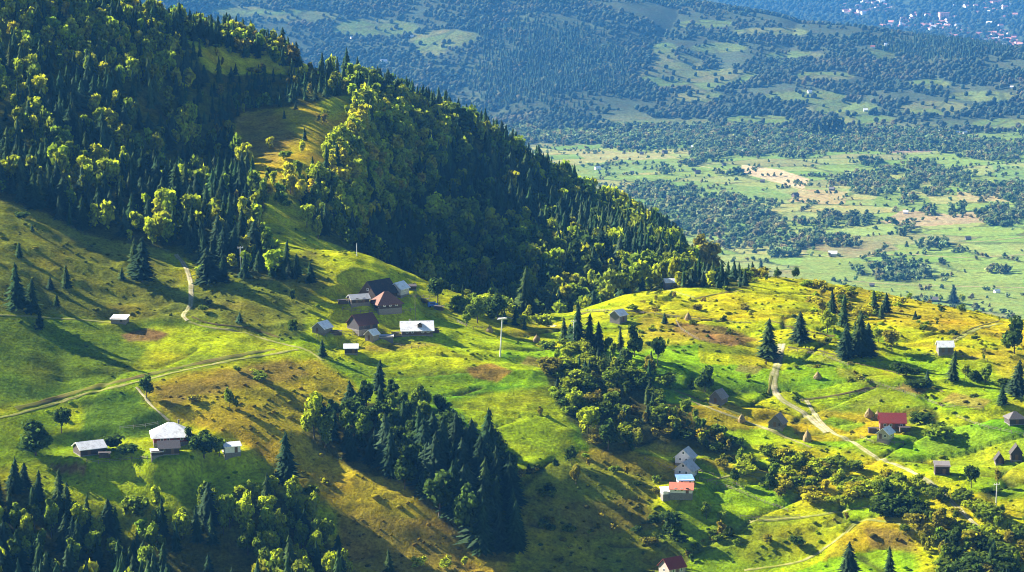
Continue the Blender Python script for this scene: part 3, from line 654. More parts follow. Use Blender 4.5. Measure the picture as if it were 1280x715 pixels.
# ------------------------------------------------------------------ trees one can point at: base pixel, height in px, kind, width, tint, label
HAND = [
 (22,388,60,'spruce',1.25,'','tallest dark spruce of the clump on the sloping left pasture'),
 (40,391,44,'spruce',1.2,'','shorter dark spruce leaning on the tallest one in the left pasture clump'),
 (49,412,24,'spruce',1.3,'','small dark spruce below the left pasture clump, beside the pale path'),
 (84,361,31,'spruce',1.2,'','medium dark spruce alone in mid pasture, right of the left clump'),
 (63,362,17,'spruce',1.3,'','little spruce between the left pasture clump and the medium lone spruce'),
 (71,383,17,'spruce',1.4,'','little bushy spruce just below the medium lone spruce on the left pasture'),
 (24,322,20,'spruce',1.3,'','small spruce high on the left pasture under the dark wood'),
 (178,352,56,'spruce',1.35,'','broad dark spruce projecting from the wood edge left of the gravel track'),
 (168,345,48,'spruce',1.1,'','slim dark spruce behind the broad one at the wood edge by the gravel track'),
 (262,354,46,'spruce',1.6,'','wide dark spruce right of the top of the gravel track'),
 (279,352,34,'spruce',1.5,'','lower dark spruce close beside the wide one by the gravel track'),
 (403,446,23,'spruce',1.35,'','small pointed spruce beside the track left of the white roofed shed'),
 (358,606,70,'spruce',1.1,'','very tall dark spruce standing below the little white walled shed'),
 (366,413,15,'bush',.8,'dark','round dark bush in the grass left of the small gabled hut'),
 (324,338,26,'spruce',1.1,'','slim spruce right of the white pole under the left wood'),
 (341,346,28,'spruce',1.1,'','second slim spruce right of the white pole under the left wood'),
 (355,350,22,'spruce',1.2,'','lowest small spruce of the row right of the white pole'),
 (474,489,42,'spruce',1.0,'','spruce tip rising at the top of the gully wood below the hamlet'),
 (655,392,60,'spruce',1.05,'','tall dark spruce rising alone over the saddle behind the hamlet'),
 (665,394,34,'spruce',1.2,'','shorter spruce tucked beside the tall one on the saddle'),
 (721,436,62,'spruce',1.0,'','tall thin crowned spruce topping the dark clump near the small grey pole'),
 (737,437,48,'spruce',1.0,'','dark spruce right of the thin crowned one in the clump by the grey pole'),
 (748,440,40,'spruce',1.1,'','lower spruce at the right edge of the clump by the grey pole'),
 (705,428,34,'spruce',1.0,'','small spruce at the left edge of the clump by the grey pole'),
 (793,446,42,'leafy',.7,'dark','narrow dark leafy tree below the barn with the light roof'),
 (822,455,36,'leafy',.75,'dark','dark narrow tree at the head of the ravine scrub'),
 (812,470,30,'leafy',.8,'olive','olive tree beside the dark narrow tree at the ravine head'),
 (831,405,15,'spruce',1.4,'','small stout spruce on the grass right of the light roofed barn'),
 (960,448,52,'spruce',1.5,'','large broad dark spruce left of the start of the dirt road'),
 (1000,426,38,'spruce',1.3,'','dark pointed spruce right of the start of the dirt road'),
 (1041,392,32,'spruce',1.1,'','spruce on the upland crest, leftmost of the upper dark group'),
 (1054,408,40,'spruce',1.0,'','slender spruce in the middle of the upland crest group'),
 (1057,448,46,'spruce',1.3,'','broad dark spruce on the left of the tight upland trio'),
 (1075,446,60,'spruce',1.2,'','tallest dark spruce of the tight upland trio'),
 (1083,446,44,'spruce',1.2,'','right hand dark spruce of the tight upland trio'),
 (1070,428,28,'spruce',1.1,'','small spruce peering out behind the tight upland trio'),
 (1094,392,30,'spruce',1.2,'','taller spruce of the dark pair on the right of the crest'),
 (1107,391,26,'spruce',1.3,'','shorter spruce of the dark pair on the right of the crest'),
 (1102,398,18,'spruce',1.3,'','little spruce in front of the dark pair on the crest'),
 (1192,379,22,'spruce',1.4,'','lone dark spruce standing on the far skyline of the upland'),
 (1203,381,14,'leafy',.8,'lime','little yellow green tree next to the lone skyline spruce'),
 (1175,378,12,'leafy',.8,'lime','tiny bright tree left of the lone skyline spruce'),
 (1144,399,11,'spruce',1.4,'','tiny spruce alone in the ochre grass of the upland'),
 (1190,476,40,'spruce',1.1,'','dark spruce standing just below the white roofed upland barn'),
 (1270,494,46,'spruce',1.1,'','dark spruce at the right border below the umbrella shaped tree'),
 (1253,506,26,'spruce',1.6,'','stubby dark spruce left of the spruce at the right border'),
 (995,349,18,'leafy',.9,'dark','dark round tree on the crest left of the ochre grass'),
 (972,348,12,'leafy',1.0,'dark','small dark tree left of the dark round crest tree'),
 (952,338,16,'spruce',1.3,'','small spruce at the tail end of the forested ridge'),
 (1061,722,48,'spruce',1.15,'','dark spruce at the lower edge under the tan scrub patch'),
 (1112,720,40,'spruce',1.1,'','second dark spruce at the lower edge, right of the tan scrub patch'),
 (204,722,46,'spruce',1.1,'','dark spruce at the lower edge left of the golden grass strip'),
 (262,722,32,'spruce',1.1,'','short dark spruce in front of the golden grass strip'),
 (487,722,38,'spruce',1.1,'','dark spruce at the lower edge of the brown slope'),
 (434,722,38,'leafy',.6,'lime','slim bright birch at the lower edge of the brown slope'),
 (1214,610,30,'leafy',.9,'dark','dark round tree right of the dark log hut'),
 (1247,606,24,'leafy',.6,'olive','slim olive tree beside the pointed haystacks'),
 (917,606,22,'leafy',.7,'dark','dark narrow tree above the bright garden strips'),
 (962,612,26,'leafy',.8,'dark','dark tree at the right end of the bright garden strips'),
 (881,490,34,'leafy',1.0,'dark','dark rounded tree above the ravine, left of the grey log barn'),
 (547,379,34,'leafy',1.1,'dark','large round dark tree right of the hip roofed house'),
 (597,404,38,'leafy',1.1,'mid','broad green tree at the hamlet edge left of the concrete pole'),
 (622,400,34,'leafy',1.0,'dark','darker tree touching the broad green one at the hamlet edge'),
 (583,408,22,'leafy',1.0,'mid','low green tree at the foot of the broad hamlet tree'),
 (45,569,44,'leafy',1.4,'dark','big round dark tree left of the barn with the pale tin roof'),
 (77,541,34,'leafy',.95,'dark','dark oval tree above the big round one by the lower farm'),
 (183,498,34,'leafy',.8,'dark','dark upright tree at the bend of the farm path'),
 (255,572,34,'leafy',1.3,'dark','large dark tree against the right side of the white roofed farmhouse'),
 (274,570,26,'leafy',1.1,'mid','green tree between the farmhouse and the little white walled shed'),
 (236,554,22,'leafy',1.0,'dark','small tree at the corner of the white roofed farmhouse'),
 (140,562,20,'bush',1.2,'dark','dark bush right of the barn with the pale tin roof'),
 (160,568,14,'bush',1.4,'dark','low dark bush between the tin roofed barn and the grey hut'),
 (287,510,26,'leafy',.6,'mid','slim pale tree alone on the brown slope'),
 (295,512,18,'leafy',.7,'mid','shorter tree joined to the slim pale tree on the brown slope'),
 (393,548,58,'leafy',.75,'lime','tall pale green birch at the left edge of the gully wood'),
 (408,556,40,'leafy',.8,'mid','green birch right of the tall pale birch by the gully wood'),
 (720,605,30,'leafy',.8,'olive','pale olive tree on the slope below the ravine scrub'),
 (714,580,24,'leafy',.8,'dark','dark tree just above the pale olive tree below the ravine'),
 (675,520,14,'leafy',1.0,'olive','lone little tree on the bright meadow left of the ravine'),
 (661,592,14,'spruce',1.3,'','small dark spruce on the meadow right of the gully wood'),
 (736,545,40,'leafy',1.0,'lime','bright yellow green tree at the lower left of the ravine scrub'),
 (760,562,44,'leafy',.95,'dark','dark tall tree at the foot of the ravine scrub'),
 (720,512,28,'leafy',1.0,'lime','bright tree at the upper left edge of the ravine scrub'),
 (1232,478,26,'leafy',1.1,'mid','rounded green tree right of the white roofed upland barn'),
 (1207,472,18,'leafy',1.1,'lime','small light green tree between the barn spruce and the rounded tree'),
 (1115,440,30,'leafy',1.0,'olive','round yellowish tree right of the tight upland trio'),
 (1098,428,22,'leafy',1.0,'lime','pale tree behind the yellowish one by the upland trio'),
 (1034,416,28,'leafy',1.0,'lime','pale yellow tree in front of the upper crest spruces'),
 (1028,392,20,'leafy',.9,'olive','olive tree left of the upper crest spruces'),
 (1268,442,46,'leafy',.9,'dark','umbrella shaped tree on a bare trunk at the right border'),
 (1128,470,18,'bush',1.3,'dark','dark bush at the top of the ploughed terraces'),
 (1152,530,16,'bush',1.4,'dark','dark bush right of the red roofed house'),
 (1175,548,20,'bush',1.6,'mid','spreading green bush below and right of the red roofed house'),
 (883,648,24,'leafy',1.0,'mid','round green tree below the house with the orange awning'),
 (838,672,34,'leafy',1.0,'dark','dark tree below the blue and orange roofs'),
 (902,655,18,'leafy',1.0,'mid','small green tree above the lower winding track'),
 (547,290,54,'leafy',1.05,'lime','large yellow tree crown standing out in the central forest'),
 (880,327,58,'leafy',1.0,'olive','large golden topped tree near the low end of the forested ridge'),
 (600,370,44,'leafy',.9,'olive','autumn tinted tree at the foot of the central forest'),
]
n_of = {'spruce':0, 'leafy':0, 'bush':0}
tall = {}
for k, (u, v, hp, kind, wd, tint, lab) in enumerate(HAND):
    if v < 400 and kind != 'bush' and (u, v) in ((547,290),(880,327),(600,370)): x, y, z = at(u, v, 1070)
    else: x, y, z = at(u, min(v, 760))
    if (u, v) == (880, 327): a_ = float(ray(880, 318)[0]); x, y = 1300*math.sin(a_), 1300*math.cos(a_); z = float(ground(x, y))
    d = math.hypot(x, y); h = hp*d/FPX
    plant(kind, x, y, z, h, wd*(1.3 if kind == 'spruce' else 1.1), (k*1.7) % 6.28, tint or 'dark', k, lab); n_of[kind] += 1
# the rest: the largest 300 of each kind in view singly, what is left of the woods as masses
LANDMARK = [('tin roofed barn of the lower farm',112,560),('white hip roofed farmhouse',215,540),('white walled shed of the lower farm',290,560),('small white roofed hut on the left pasture',150,402),
 ('gravel track on the left',238,370),('white pole under the left wood',301,325),('hip roofed house of the hamlet',483,375),('long white roofed house',522,412),('tall concrete pole',628,425),('brown gully wood edge',420,600),
 ('light roofed barn on the knoll',773,397),('small barn on the crest',838,350),('brown ploughed field on the upland',895,415),('grey log barn above the ravine',898,497),('weathered hut by the dirt road',972,527),
 ('start of the dirt road',975,440),('red roofed house',1115,527),('white roofed upland barn',1181,436),('dark log hut',1178,587),('blue roofed annex',855,605),('red roofed cottage at the lower edge',838,705),
 ('tan scrub patch',1115,675),('lower winding track',1000,695),('ochre grass of the crest',1080,375),('log hut at the right border',1268,523),('lone pole in the golden scrub',1245,620),('golden grass strip',240,700),('farm path on the left',110,495)]
def relation(u, v, a, b):
    du, dv = u-a, (v-b)*1.4
    return ('right of' if du > 0 else 'left of') if abs(du) > abs(dv) else ('below' if dv > 0 else 'above')
WOOD = {'left':'the big dark wood on the left hillside','top':'the open hilltop wood on the left skyline','centre':'the shaded central forest slope','yellow':'the sunlit yellow wood beside the ochre clearing',
        'fringe':'the bright fringe below the central forest','gully':'the dark gully wood below the hamlet','corner':'the mixed wood below the lower farm','ravine':'the dark ravine thicket'}
TONE = {'dark':'dark green','mid':'mid green','lime':'bright yellow green','gold':'golden','rust':'rust coloured','grey':'grey green','olive':'olive'}
def clear_of(i): return .55 if i[9] in ('left','centre') else .8 if i[9] in ('gully','corner','yellow','top','ravine') else 1.0
pool = {'spruce':[], 'leafy':[], 'bush':[]}
for t in trees: pool[t[8]].append((-(t[3]*FPX/math.hypot(t[0],t[1]))*clear_of(t)*(.35 if t[11]-t[3]*FPX/math.hypot(t[0],t[1])*.5 > 715 else 1), t))
rest = {}
named = {}
for kind in pool:
    pool[kind].sort(key=lambda p: p[0])
    room = 298-n_of[kind]
    named[kind] = [p[1] for p in pool[kind][:room]]; rest[kind] = [p[1] for p in pool[kind][room:]]
KW = {'spruce':'spruce', 'leafy':'leafy tree', 'bush':'bush'}
open_ = {}
for kind, L_ in named.items():
    hs = np.array([t[3] for t in L_])
    for t in L_:
        size = 'tall' if t[3] > np.percentile(hs, 66) else 'small' if t[3] < np.percentile(hs, 33) else 'medium'
        if kind == 'bush': size = {'tall':'large','small':'small','medium':'middling'}[size]
        tone = 'dark' if kind == 'spruce' else TONE[t[7]]
        if t[9] in WOOD and kind != 'bush':
            plant(kind, *t[:5], t[5], t[7], t[6], f"{size} {tone} {KW[kind]} in {WOOD[t[9]]}", f"{KW[kind]}s in {WOOD[t[9]]}")
        else:
            a = min(LANDMARK, key=lambda l: math.hypot(t[10]-l[1], 1.4*(t[11]-l[2])))
            open_.setdefault((f"{tone} {KW[kind]} {relation(t[10], t[11], a[1], a[2])} the {a[0]}"), []).append((math.hypot(t[10]-a[1], 1.4*(t[11]-a[2])), kind, t))
ORD = ['nearest to it','second nearest','third nearest','fourth nearest','fifth nearest','sixth nearest','seventh nearest','eighth nearest','ninth nearest','tenth nearest','eleventh nearest','twelfth nearest']
for s, L_ in open_.items():
    L_.sort(key=lambda q: q[0])
    for k, (_, kind, t) in enumerate(L_):
        lab = s if len(L_) == 1 else f"{s}, {ORD[k]}" if k < len(ORD) else f"{s}, among the farther ones"
        plant(kind, *t[:5], t[5], t[7], t[6], lab)
it = lambda t, tint: (t[0], t[1], t[2]-.1, t[3], t[4], t[5], t[6], tint)
jit = lambda c: tuple(np.array(c)*rng.uniform(.75, 1.3)*np.array((rng.uniform(.85,1.2),1,1)))
mass('spruce_forest', SP_MID, [it(t, jit(SPR[t[6] % 5])) for t in rest['spruce']], M_NEEDLE, 'dark spruces filling the wooded hillsides')
mass('broadleaf_woodland', BR_MID, [it(t, jit(LEAF[t[7]])) for t in rest['leafy']], M_LEAF, 'green and yellow leafy trees mixed into the hillside woods')
mass('scrub', BU_MID, [it(t, jit(LEAF[t[7]])) for t in rest['bush']], M_LEAF, 'low scrub scattered over the slopes')
print('NEAR', {k: (len(named[k]), len(rest[k])) for k in named})

# ------------------------------------------------------------------ the valley and the far hill
VCL = [(870,262,70,16,.6),(800,238,60,10,.4),(900,285,60,12,.6),(930,300,45,12,.6),(1112,340,28,14,.9),(1148,341,12,9,.8),(1161,308,25,7,.8),(1047,276,40,9,.8),(1047,304,26,7,.9),(1000,301,30,9,.8),(1248,340,18,5,.6),
 (1081,227,45,9,.7),(1094,240,30,5,.6),(1141,220,11,18,.9),(1181,224,35,9,.8),(1168,240,15,7,.7),(1228,237,26,8,.8),(1255,270,30,13,.9),(1235,193,40,9,.8),(1198,187,30,6,.7),(1087,203,15,4,.8),(1013,180,60,7,.7),(1060,173,40,6,.6),
 (990,190,25,8,.6),(1134,250,10,11,.8),(1161,264,8,5,.8),(1127,287,12,9,.8),(1265,240,20,13,.8),(889,193,30,5,.7),(942,190,25,8,.8),(831,182,15,3,.7),(864,205,12,4,.6),(831,215,12,5,.6),(909,218,20,3,.6),(861,243,15,7,.7),
 (816,243,40,8,.6),(891,253,40,8,.7),(954,256,25,5,.6),(851,260,50,12,.6),(909,273,25,11,.8),(932,286,35,9,.8),(967,281,30,7,.8),(962,301,30,9,.8),(929,301,20,9,.7),(980,316,20,7,.7),(949,270,12,8,.8),(1075,342,5,7,.9),(1150,205,20,4,.6),(1110,215,18,4,.6),(1200,265,12,4,.6)]
cx, cy_ = lattice(-1250, 1250, 2000, 5050, 8.5)
az = np.arctan2(cx, cy_); dd = np.hypot(cx, cy_); m = (np.abs(az) < R(13.2)) & (dd > 2000) & (dd < 4950); cx, cy_, dd = cx[m], cy_[m], dd[m]
cz = ground(cx, cy_); pu, pv = project(cx, cy_, cz); vis = (ZC-cz-14)/dd < seen_slope(cx, cy_)
fx, fy = VROT(cx, cy_); fx = fx+14*fbm(fx,fy,120,92,2); fy = fy+14*fbm(fx,fy,120,93,2)
idh, edge = cells(fx, fy, VS, 90, .8, 1.25)
hedge = np.where(edge < 5.5, .7*(fbm(cx, cy_, 130, 401, 2) > -.22), .007)
nzc = .95*fbm(cx, cy_, 55, 403, 3)
for a,b,c,d,q in VCL: hedge = np.maximum(hedge, np.where(((pu-a)/c)**2+((pv-b)/d)**2+nzc < 1, q*.72, 0))
hedge = np.maximum(hedge, sstep(4450, 4750, dd)*.75*(fbm(cx,cy_,140,405,2) > -.25))
pick = np.nonzero(vis & (rng.random(len(cx)) < hedge))[0]
VT = [(.11,.17,.055),(.14,.20,.065),(.08,.13,.055),(.17,.22,.085),(.20,.20,.08)]
items = [(cx[i], cy_[i], cz[i]-.3, (rng.uniform(3.5,8) if edge[i] < 5.5 and hedge[i] == .7 else rng.uniform(5,14))*(1 if hedge[i] > .3 else .6), rng.uniform(.9,1.5), rng.uniform(0,6.28), int(rng.integers(60)), jit(VT[int(rng.integers(5))])) for i in pick]
mass('valley_hedgerow_vegetation', BR_FAR, items, M_LEAF, 'hedges and copses dividing the valley fields')
print('VALLEY', len(items))
cx, cy_ = lattice(-1700, 1700, 4750, 7300, 10.2)
az = np.arctan2(cx, cy_); dd = np.hypot(cx, cy_); m = (np.abs(az) < R(13.2)) & (dd > 4850) & (dd < 7250); cx, cy_, dd = cx[m], cy_[m], dd[m]
cz = ground(cx, cy_); pu, pv = project(cx, cy_, cz); vis = ((ZC-cz-18)/dd < seen_slope(cx, cy_)) & (pv > -15)
nz = .35*fbm(cx, cy_, 120, 99, 3); op = np.zeros(len(cx))
for a,b,c,d in CLEAR: op = np.maximum(op, 1-np.clip(((pu-a)/c)**2+((pv-b)/d)**2+nz, 0, 1.4))
dens = np.where(op > .12, .05, .44+1.1*fbm(cx*.6+cy_*.2, cy_*1.2, 130, 411, 3))
knob = 1-np.clip(((pu-680)/100)**2+((pv-85)/62)**2+.5*fbm(cx,cy_,150,413,2), 0, 1)
knob = np.maximum(knob, 1-np.clip(((pu-1180)/90)**2+((pv-60)/16)**2+.5*fbm(cx,cy_,150,415,2), 0, 1))
dens = np.maximum(dens, knob*1.2)
pick = np.nonzero(vis & (rng.random(len(cx)) < dens))[0]
HT = [(.065,.095,.055),(.078,.105,.058),(.092,.112,.058),(.108,.12,.062),(.125,.125,.068)]  # dull, close tree tints with the far hill's cloud shade painted in
gA = fbm(cx, cy_, 130, 417, 2); itB, itS = [], []
for i in pick:
    if knob[i] > .12 and rng.random() < .75: itS.append((cx[i], cy_[i], cz[i]-.5, rng.uniform(11,19), rng.uniform(.9,1.3), rng.uniform(0,6.28), int(rng.integers(60)), jit((.035,.06,.03))))
    else: itB.append((cx[i], cy_[i], cz[i]-.8, rng.uniform(6,13.5), rng.uniform(.95,1.5), rng.uniform(0,6.28), int(rng.integers(60)), jit(HT[int(np.clip(1.8+4*gA[i]+rng.normal(0,.7), 0, 4))])))
mass('distant_wood', FAR_B, itB, M_LEAF, 'hazy mixed woodland covering the far hill')
mass('distant_spruce_wood', SP_LOW, itS, M_NEEDLE, 'blue hazy conifer wood on the knoll of the far hill')
print('FARHILL', len(itB), len(itS))
cx, cy_ = lattice(200, 3000, 7700, 11500, 26)
az = np.arctan2(cx, cy_); dd = np.hypot(cx, cy_); m = (az > R(5)) & (az < R(13.5)); cx, cy_, dd = cx[m], cy_[m], dd[m]
cz = ground(cx, cy_); vis = (ZC-cz-22)/dd < seen_slope(cx, cy_)
pick = np.nonzero(vis & (rng.random(len(cx)) < .62+.5*fbm(cx, cy_, 260, 421, 2)))[0]
mass('town_greenery', FAR_B, [(cx[i], cy_[i], cz[i]-1, rng.uniform(12,24), rng.uniform(.9,1.6), rng.uniform(0,6.28), int(rng.integers(60)), jit((.06,.085,.045))) for i in pick], M_LEAF, 'trees standing between the roofs of the distant town')
# tussocks and tall weeds on the unmown ground
cx, cy_ = lattice(-300, 300, 690, 1140, 2.1)
az = np.arctan2(cx, cy_); dd = np.hypot(cx, cy_); m = (np.abs(az) < R(13)) & (dd > 705); cx, cy_, dd = cx[m], cy_[m], dd[m]
cz = ground(cx, cy_); pu, pv = project(cx, cy_, cz); ok = (pv < 735) & (pv > 280) & ((ZC-cz-1)/dd < seen_slope(cx, cy_)+.001) & ~keepout(pu, pv) & ~onpath(pu, pv)
for F_ in FOREST: ok &= ~(inpoly(pu, pv, F_[0]) & (dd > F_[1]))
pr = .012+.05*sstep(0,.4,fbm(cx,cy_,40,431,2))
for poly, q in [([(720,365),(940,340),(1290,390),(1290,470),(1180,450),(1000,420),(800,440)],.09), ([(170,480),(400,445),(440,480),(640,715),(430,715),(330,575)],.16), ([(640,570),(780,560),(860,690),(860,730),(640,730)],.16),
                ([(700,620),(1060,640),(1060,730),(700,730)],.07), ([(890,570),(1060,560),(1290,640),(1290,730),(1060,730),(960,620)],.15), ([(-20,250),(210,320),(220,395),(-20,390)],.08), ([(240,320),(420,310),(390,430),(240,400)],.14), ([(860,480),(1000,500),(1180,590),(1000,580),(850,510)],.1)]:
    pr = np.where(inpoly(pu, pv, poly), np.maximum(pr, q*(.55+.9*sstep(-.25,.4,fbm(cx,cy_,25,433,2)))), pr)
pr = np.where(inpoly(pu, pv, [(-20,400),(215,400),(370,437),(170,480),(-20,520)]) | inpoly(pu, pv, [(690,372),(830,352),(920,345),(850,388),(720,396)]), pr*.35, pr)
pick = np.nonzero(ok & (rng.random(len(cx)) < pr))[0]
TC = np.stack([grid(cov[...,c], np.arctan2(cx[pick], cy_[pick]), dd[pick]) for c in range(3)], -1)
def tuft(seed):
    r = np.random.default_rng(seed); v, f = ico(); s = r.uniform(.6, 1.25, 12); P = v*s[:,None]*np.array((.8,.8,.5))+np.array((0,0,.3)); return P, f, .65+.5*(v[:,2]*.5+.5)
mass('tussock_grass', [tuft(500+i) for i in range(4)], [(cx[i], cy_[i], cz[i]-.1, rng.uniform(.45,1.15)*(1.5 if rng.random() < .12 else 1), rng.uniform(.8,1.5), rng.uniform(0,6.28), int(rng.integers(60)), tuple(np.array(c)*rng.uniform(.45,.95)*np.array((rng.uniform(.8,1.1),1,1)))) for i, c in zip(pick, TC)], M_LEAF, 'grass tussocks and weeds on the rough slopes')
print('TUSSOCK', len(pick))
# poplars in a row at the foot of the far hill
for k, (u, hp) in enumerate([(1016,22),(1021,25),(1026,21),(1031,27),(1037,30),(1042,31),(1047,28),(1052,26),(1005,17),(1074,22)]):
    x, y, z = at(u, 170, 2500); d = math.hypot(x, y)
    plant('poplar', x, y, z, hp*d/FPX, 1.1, k, 'dark', k, ['slim hazy poplar in the row at the foot of the far hill','hazy poplar apart on the left of the far poplar row','hazy poplar apart on the right of the far poplar row'][0 if k < 8 else k-7])
# ------------------------------------------------------------------ tracks and paths, draped on the land
def drape(name, px, width, mat, lift=.14, wob=.25, dmin=650):
    p = np.asarray(px, float); seg = np.hypot(*np.diff(p, axis=0).T); s = np.concatenate([[0], np.cumsum(seg)])
    q = np.arange(0, s[-1], 2.0); u = pchip(s, p[:,0], q); v = pchip(s, p[:,1], q)
    x, y, z = hit(u, v, dmin); ok = np.concatenate([[True], np.hypot(np.diff(x), np.diff(y)) < 25])
    x, y = x[ok], y[ok]
    L_ = np.concatenate([[0], np.cumsum(np.hypot(np.diff(x), np.diff(y)))]); n = max(4, int(L_[-1]/1.2)); t = np.linspace(0, L_[-1], n)
    x, y = np.interp(t, L_, x), np.interp(t, L_, y)
    for _ in range(6):
        x[1:-1] = (x[:-2]+2*x[1:-1]+x[2:])/4; y[1:-1] = (y[:-2]+2*y[1:-1]+y[2:])/4
    dx, dy = np.gradient(x), np.gradient(y); l = np.hypot(dx, dy)+1e-9; nx, ny = -dy/l, dx/l
    K = 7; V = []; wd = width*(1+wob*fbm(x, y, 7, 501, 2))
    for k in range(K):
        f = (k/(K-1)-.5)*wd; f = f+.25*fbm(x+k*31, y, 3, 503+k, 2)*(k in (0, K-1))
        X, Y = x+nx*f, y+ny*f; V.append(np.stack([X, Y, ground(X, Y)+lift*(1 if 0 < k < K-1 else .35)], -1))
    V = np.stack(V, 1).reshape(-1, 3); i = np.arange(n*K).reshape(n, K)
    F = np.stack([i[:-1,:-1], i[:-1,1:], i[1:,1:], i[1:,:-1]], -1).reshape(-1, 4)
    lane = np.array([.15,.75,1,.45,1,.75,.15])[None,:]*(.8+.5*fbm(x, y, 9, 521, 2)[:,None]); ra = np.clip(lane if width > 1.25 else np.ones((1,K))*.75*(1+.3*fbm(x,y,9,523,2)[:,None]), 0, 1).reshape(-1)
    return tag(link(name, mesh_from(name, V, F, np.stack([ra]*3, -1), [mat], smooth=True)), kind='structure')
def dirt_mat(name, a, b):
    m, nt, N, L = nodes(name); g = N('ShaderNodeNewGeometry'); n = noise_node(nt, g.outputs['Position'], .55, 4, .65)
    mx = N('ShaderNodeMix'); mx.data_type = 'RGBA'; L(ramp(nt, n.outputs[0], .38, .62, 0, 1), mx.inputs[0]); mx.inputs[6].default_value = (*a,1); mx.inputs[7].default_value = (*b,1)
    at_ = N('ShaderNodeAttribute'); at_.attribute_name = 'cover'; gx = N('ShaderNodeMix'); gx.data_type = 'RGBA'; gx.inputs[6].default_value = (.16,.19,.02,1)
    L(at_.outputs['Fac'], gx.inputs[0]); L(mx.outputs[2], gx.inputs[7]); d = N('ShaderNodeBsdfDiffuse'); L(gx.outputs[2], d.inputs[0]); o = N('ShaderNodeOutputMaterial'); L(d.outputs[0], o.inputs[0]); return m
M_DIRT = dirt_mat('trodden_dirt', (.46,.37,.22), (.26,.21,.10)); M_GRAVEL = dirt_mat('pale_gravel', (.54,.46,.32), (.33,.28,.16)); M_PATH = dirt_mat('worn_path', (.34,.29,.13), (.22,.25,.03)); M_EARTH = dirt_mat('bare_earth_bank', (.13,.085,.04), (.07,.06,.02))
ROADM = [M_PATH, M_GRAVEL, M_PATH, M_GRAVEL, M_PATH, M_GRAVEL, M_GRAVEL, M_PATH, M_GRAVEL, M_PATH, M_DIRT, M_PATH, M_PATH]
WID = [1.6, 2.1, 1.2, 1.0, 1.2, 3.5, 2.0, 2.0, 1.8, 1.4, 1.5, 1.3, 1.3]
for (px_, _), mt, wd in zip(PATHPX, ROADM, WID): drape('dirt_track', px_, wd, mt)
for px_, wd in [([(20,511),(60,501),(110,486),(170,472),(230,458),(300,444),(345,436)], 2.2), ([(724,392),(770,388),(820,392),(880,400),(940,404)], 1.1), ([(868,374),(900,367),(930,363)], 1.0), ([(240,396),(260,404),(310,410),(350,422)], .9),
                ([(843,488),(880,502),(930,520)], 1.2), ([(1010,590),(1070,610),(1090,620)], 1.2), ([(985,434),(1030,440),(1060,450)], 1.0), ([(965,470),(960,495)], 1.0), ([(1060,452),(1120,466),(1180,490)], .9), ([(1000,500),(1040,495),(1100,482)], .8),
                ([(960,400),(1010,415),(1045,420)], .7), ([(1190,424),(1220,409),(1250,401)], 1.0)]:
    drape('earth_bank', px_, wd*1.3, M_EARTH, lift=.18)
for px_, wd in [([(885,600),(950,590),(1000,603)], 1.0), ([(905,585),(945,597),(985,612)], .9)]: drape('garden_path', px_, wd, M_PATH)
for px_, wd in [([(700,262),(760,250),(800,246)], 5), ([(985,315),(1060,322),(1130,318),(1200,322),(1290,318)], 4), ([(860,205),(940,220),(1010,240)], 4), ([(1040,350),(1150,357),(1290,360)], 3.5), ([(1140,300),(1200,303),(1290,296)], 4)]:
    drape('valley_lane', px_, wd, M_DIRT, lift=.5, dmin=2000)

# ------------------------------------------------------------------ buildings
MC = {}
def cm(kind, col, **k):
    key = (kind, col)
    if key not in MC: MC[key] = simple_mat(kind, col, **k)
    return MC[key]
TIMBER = lambda c: cm('timber_wall', c, rough=.85, grain=.35, scale=4, wave=('Z', 1.6, .35))
PLASTER = lambda c: cm('plaster_wall', c, rough=.9, grain=.12, scale=2)
TIN = lambda c: cm('tin_roof', c, rough=.5, grain=.12, scale=1.2, wave=('X', 2.2, .14), spec=.6, stain=.42)
SHINGLE = lambda c: cm('shingle_roof', c, rough=.9, grain=.4, scale=5, wave=('Y', 2.4, .25), stain=.3)
GLASS = simple_mat('window_glass', (.03,.04,.05), .12, spec=.7); FRAME_W = simple_mat('white_paint', (.75,.74,.70), .6); FRAME_B = simple_mat('brown_paint', (.12,.07,.04), .7); STONE = simple_mat('stone', (.17,.155,.135), .9, grain=.35, scale=3); CONC = simple_mat('concrete', (.62,.60,.56), .85, grain=.15, scale=2); WOODP = simple_mat('weathered_wood', (.20,.16,.12), .9, grain=.4, scale=6)
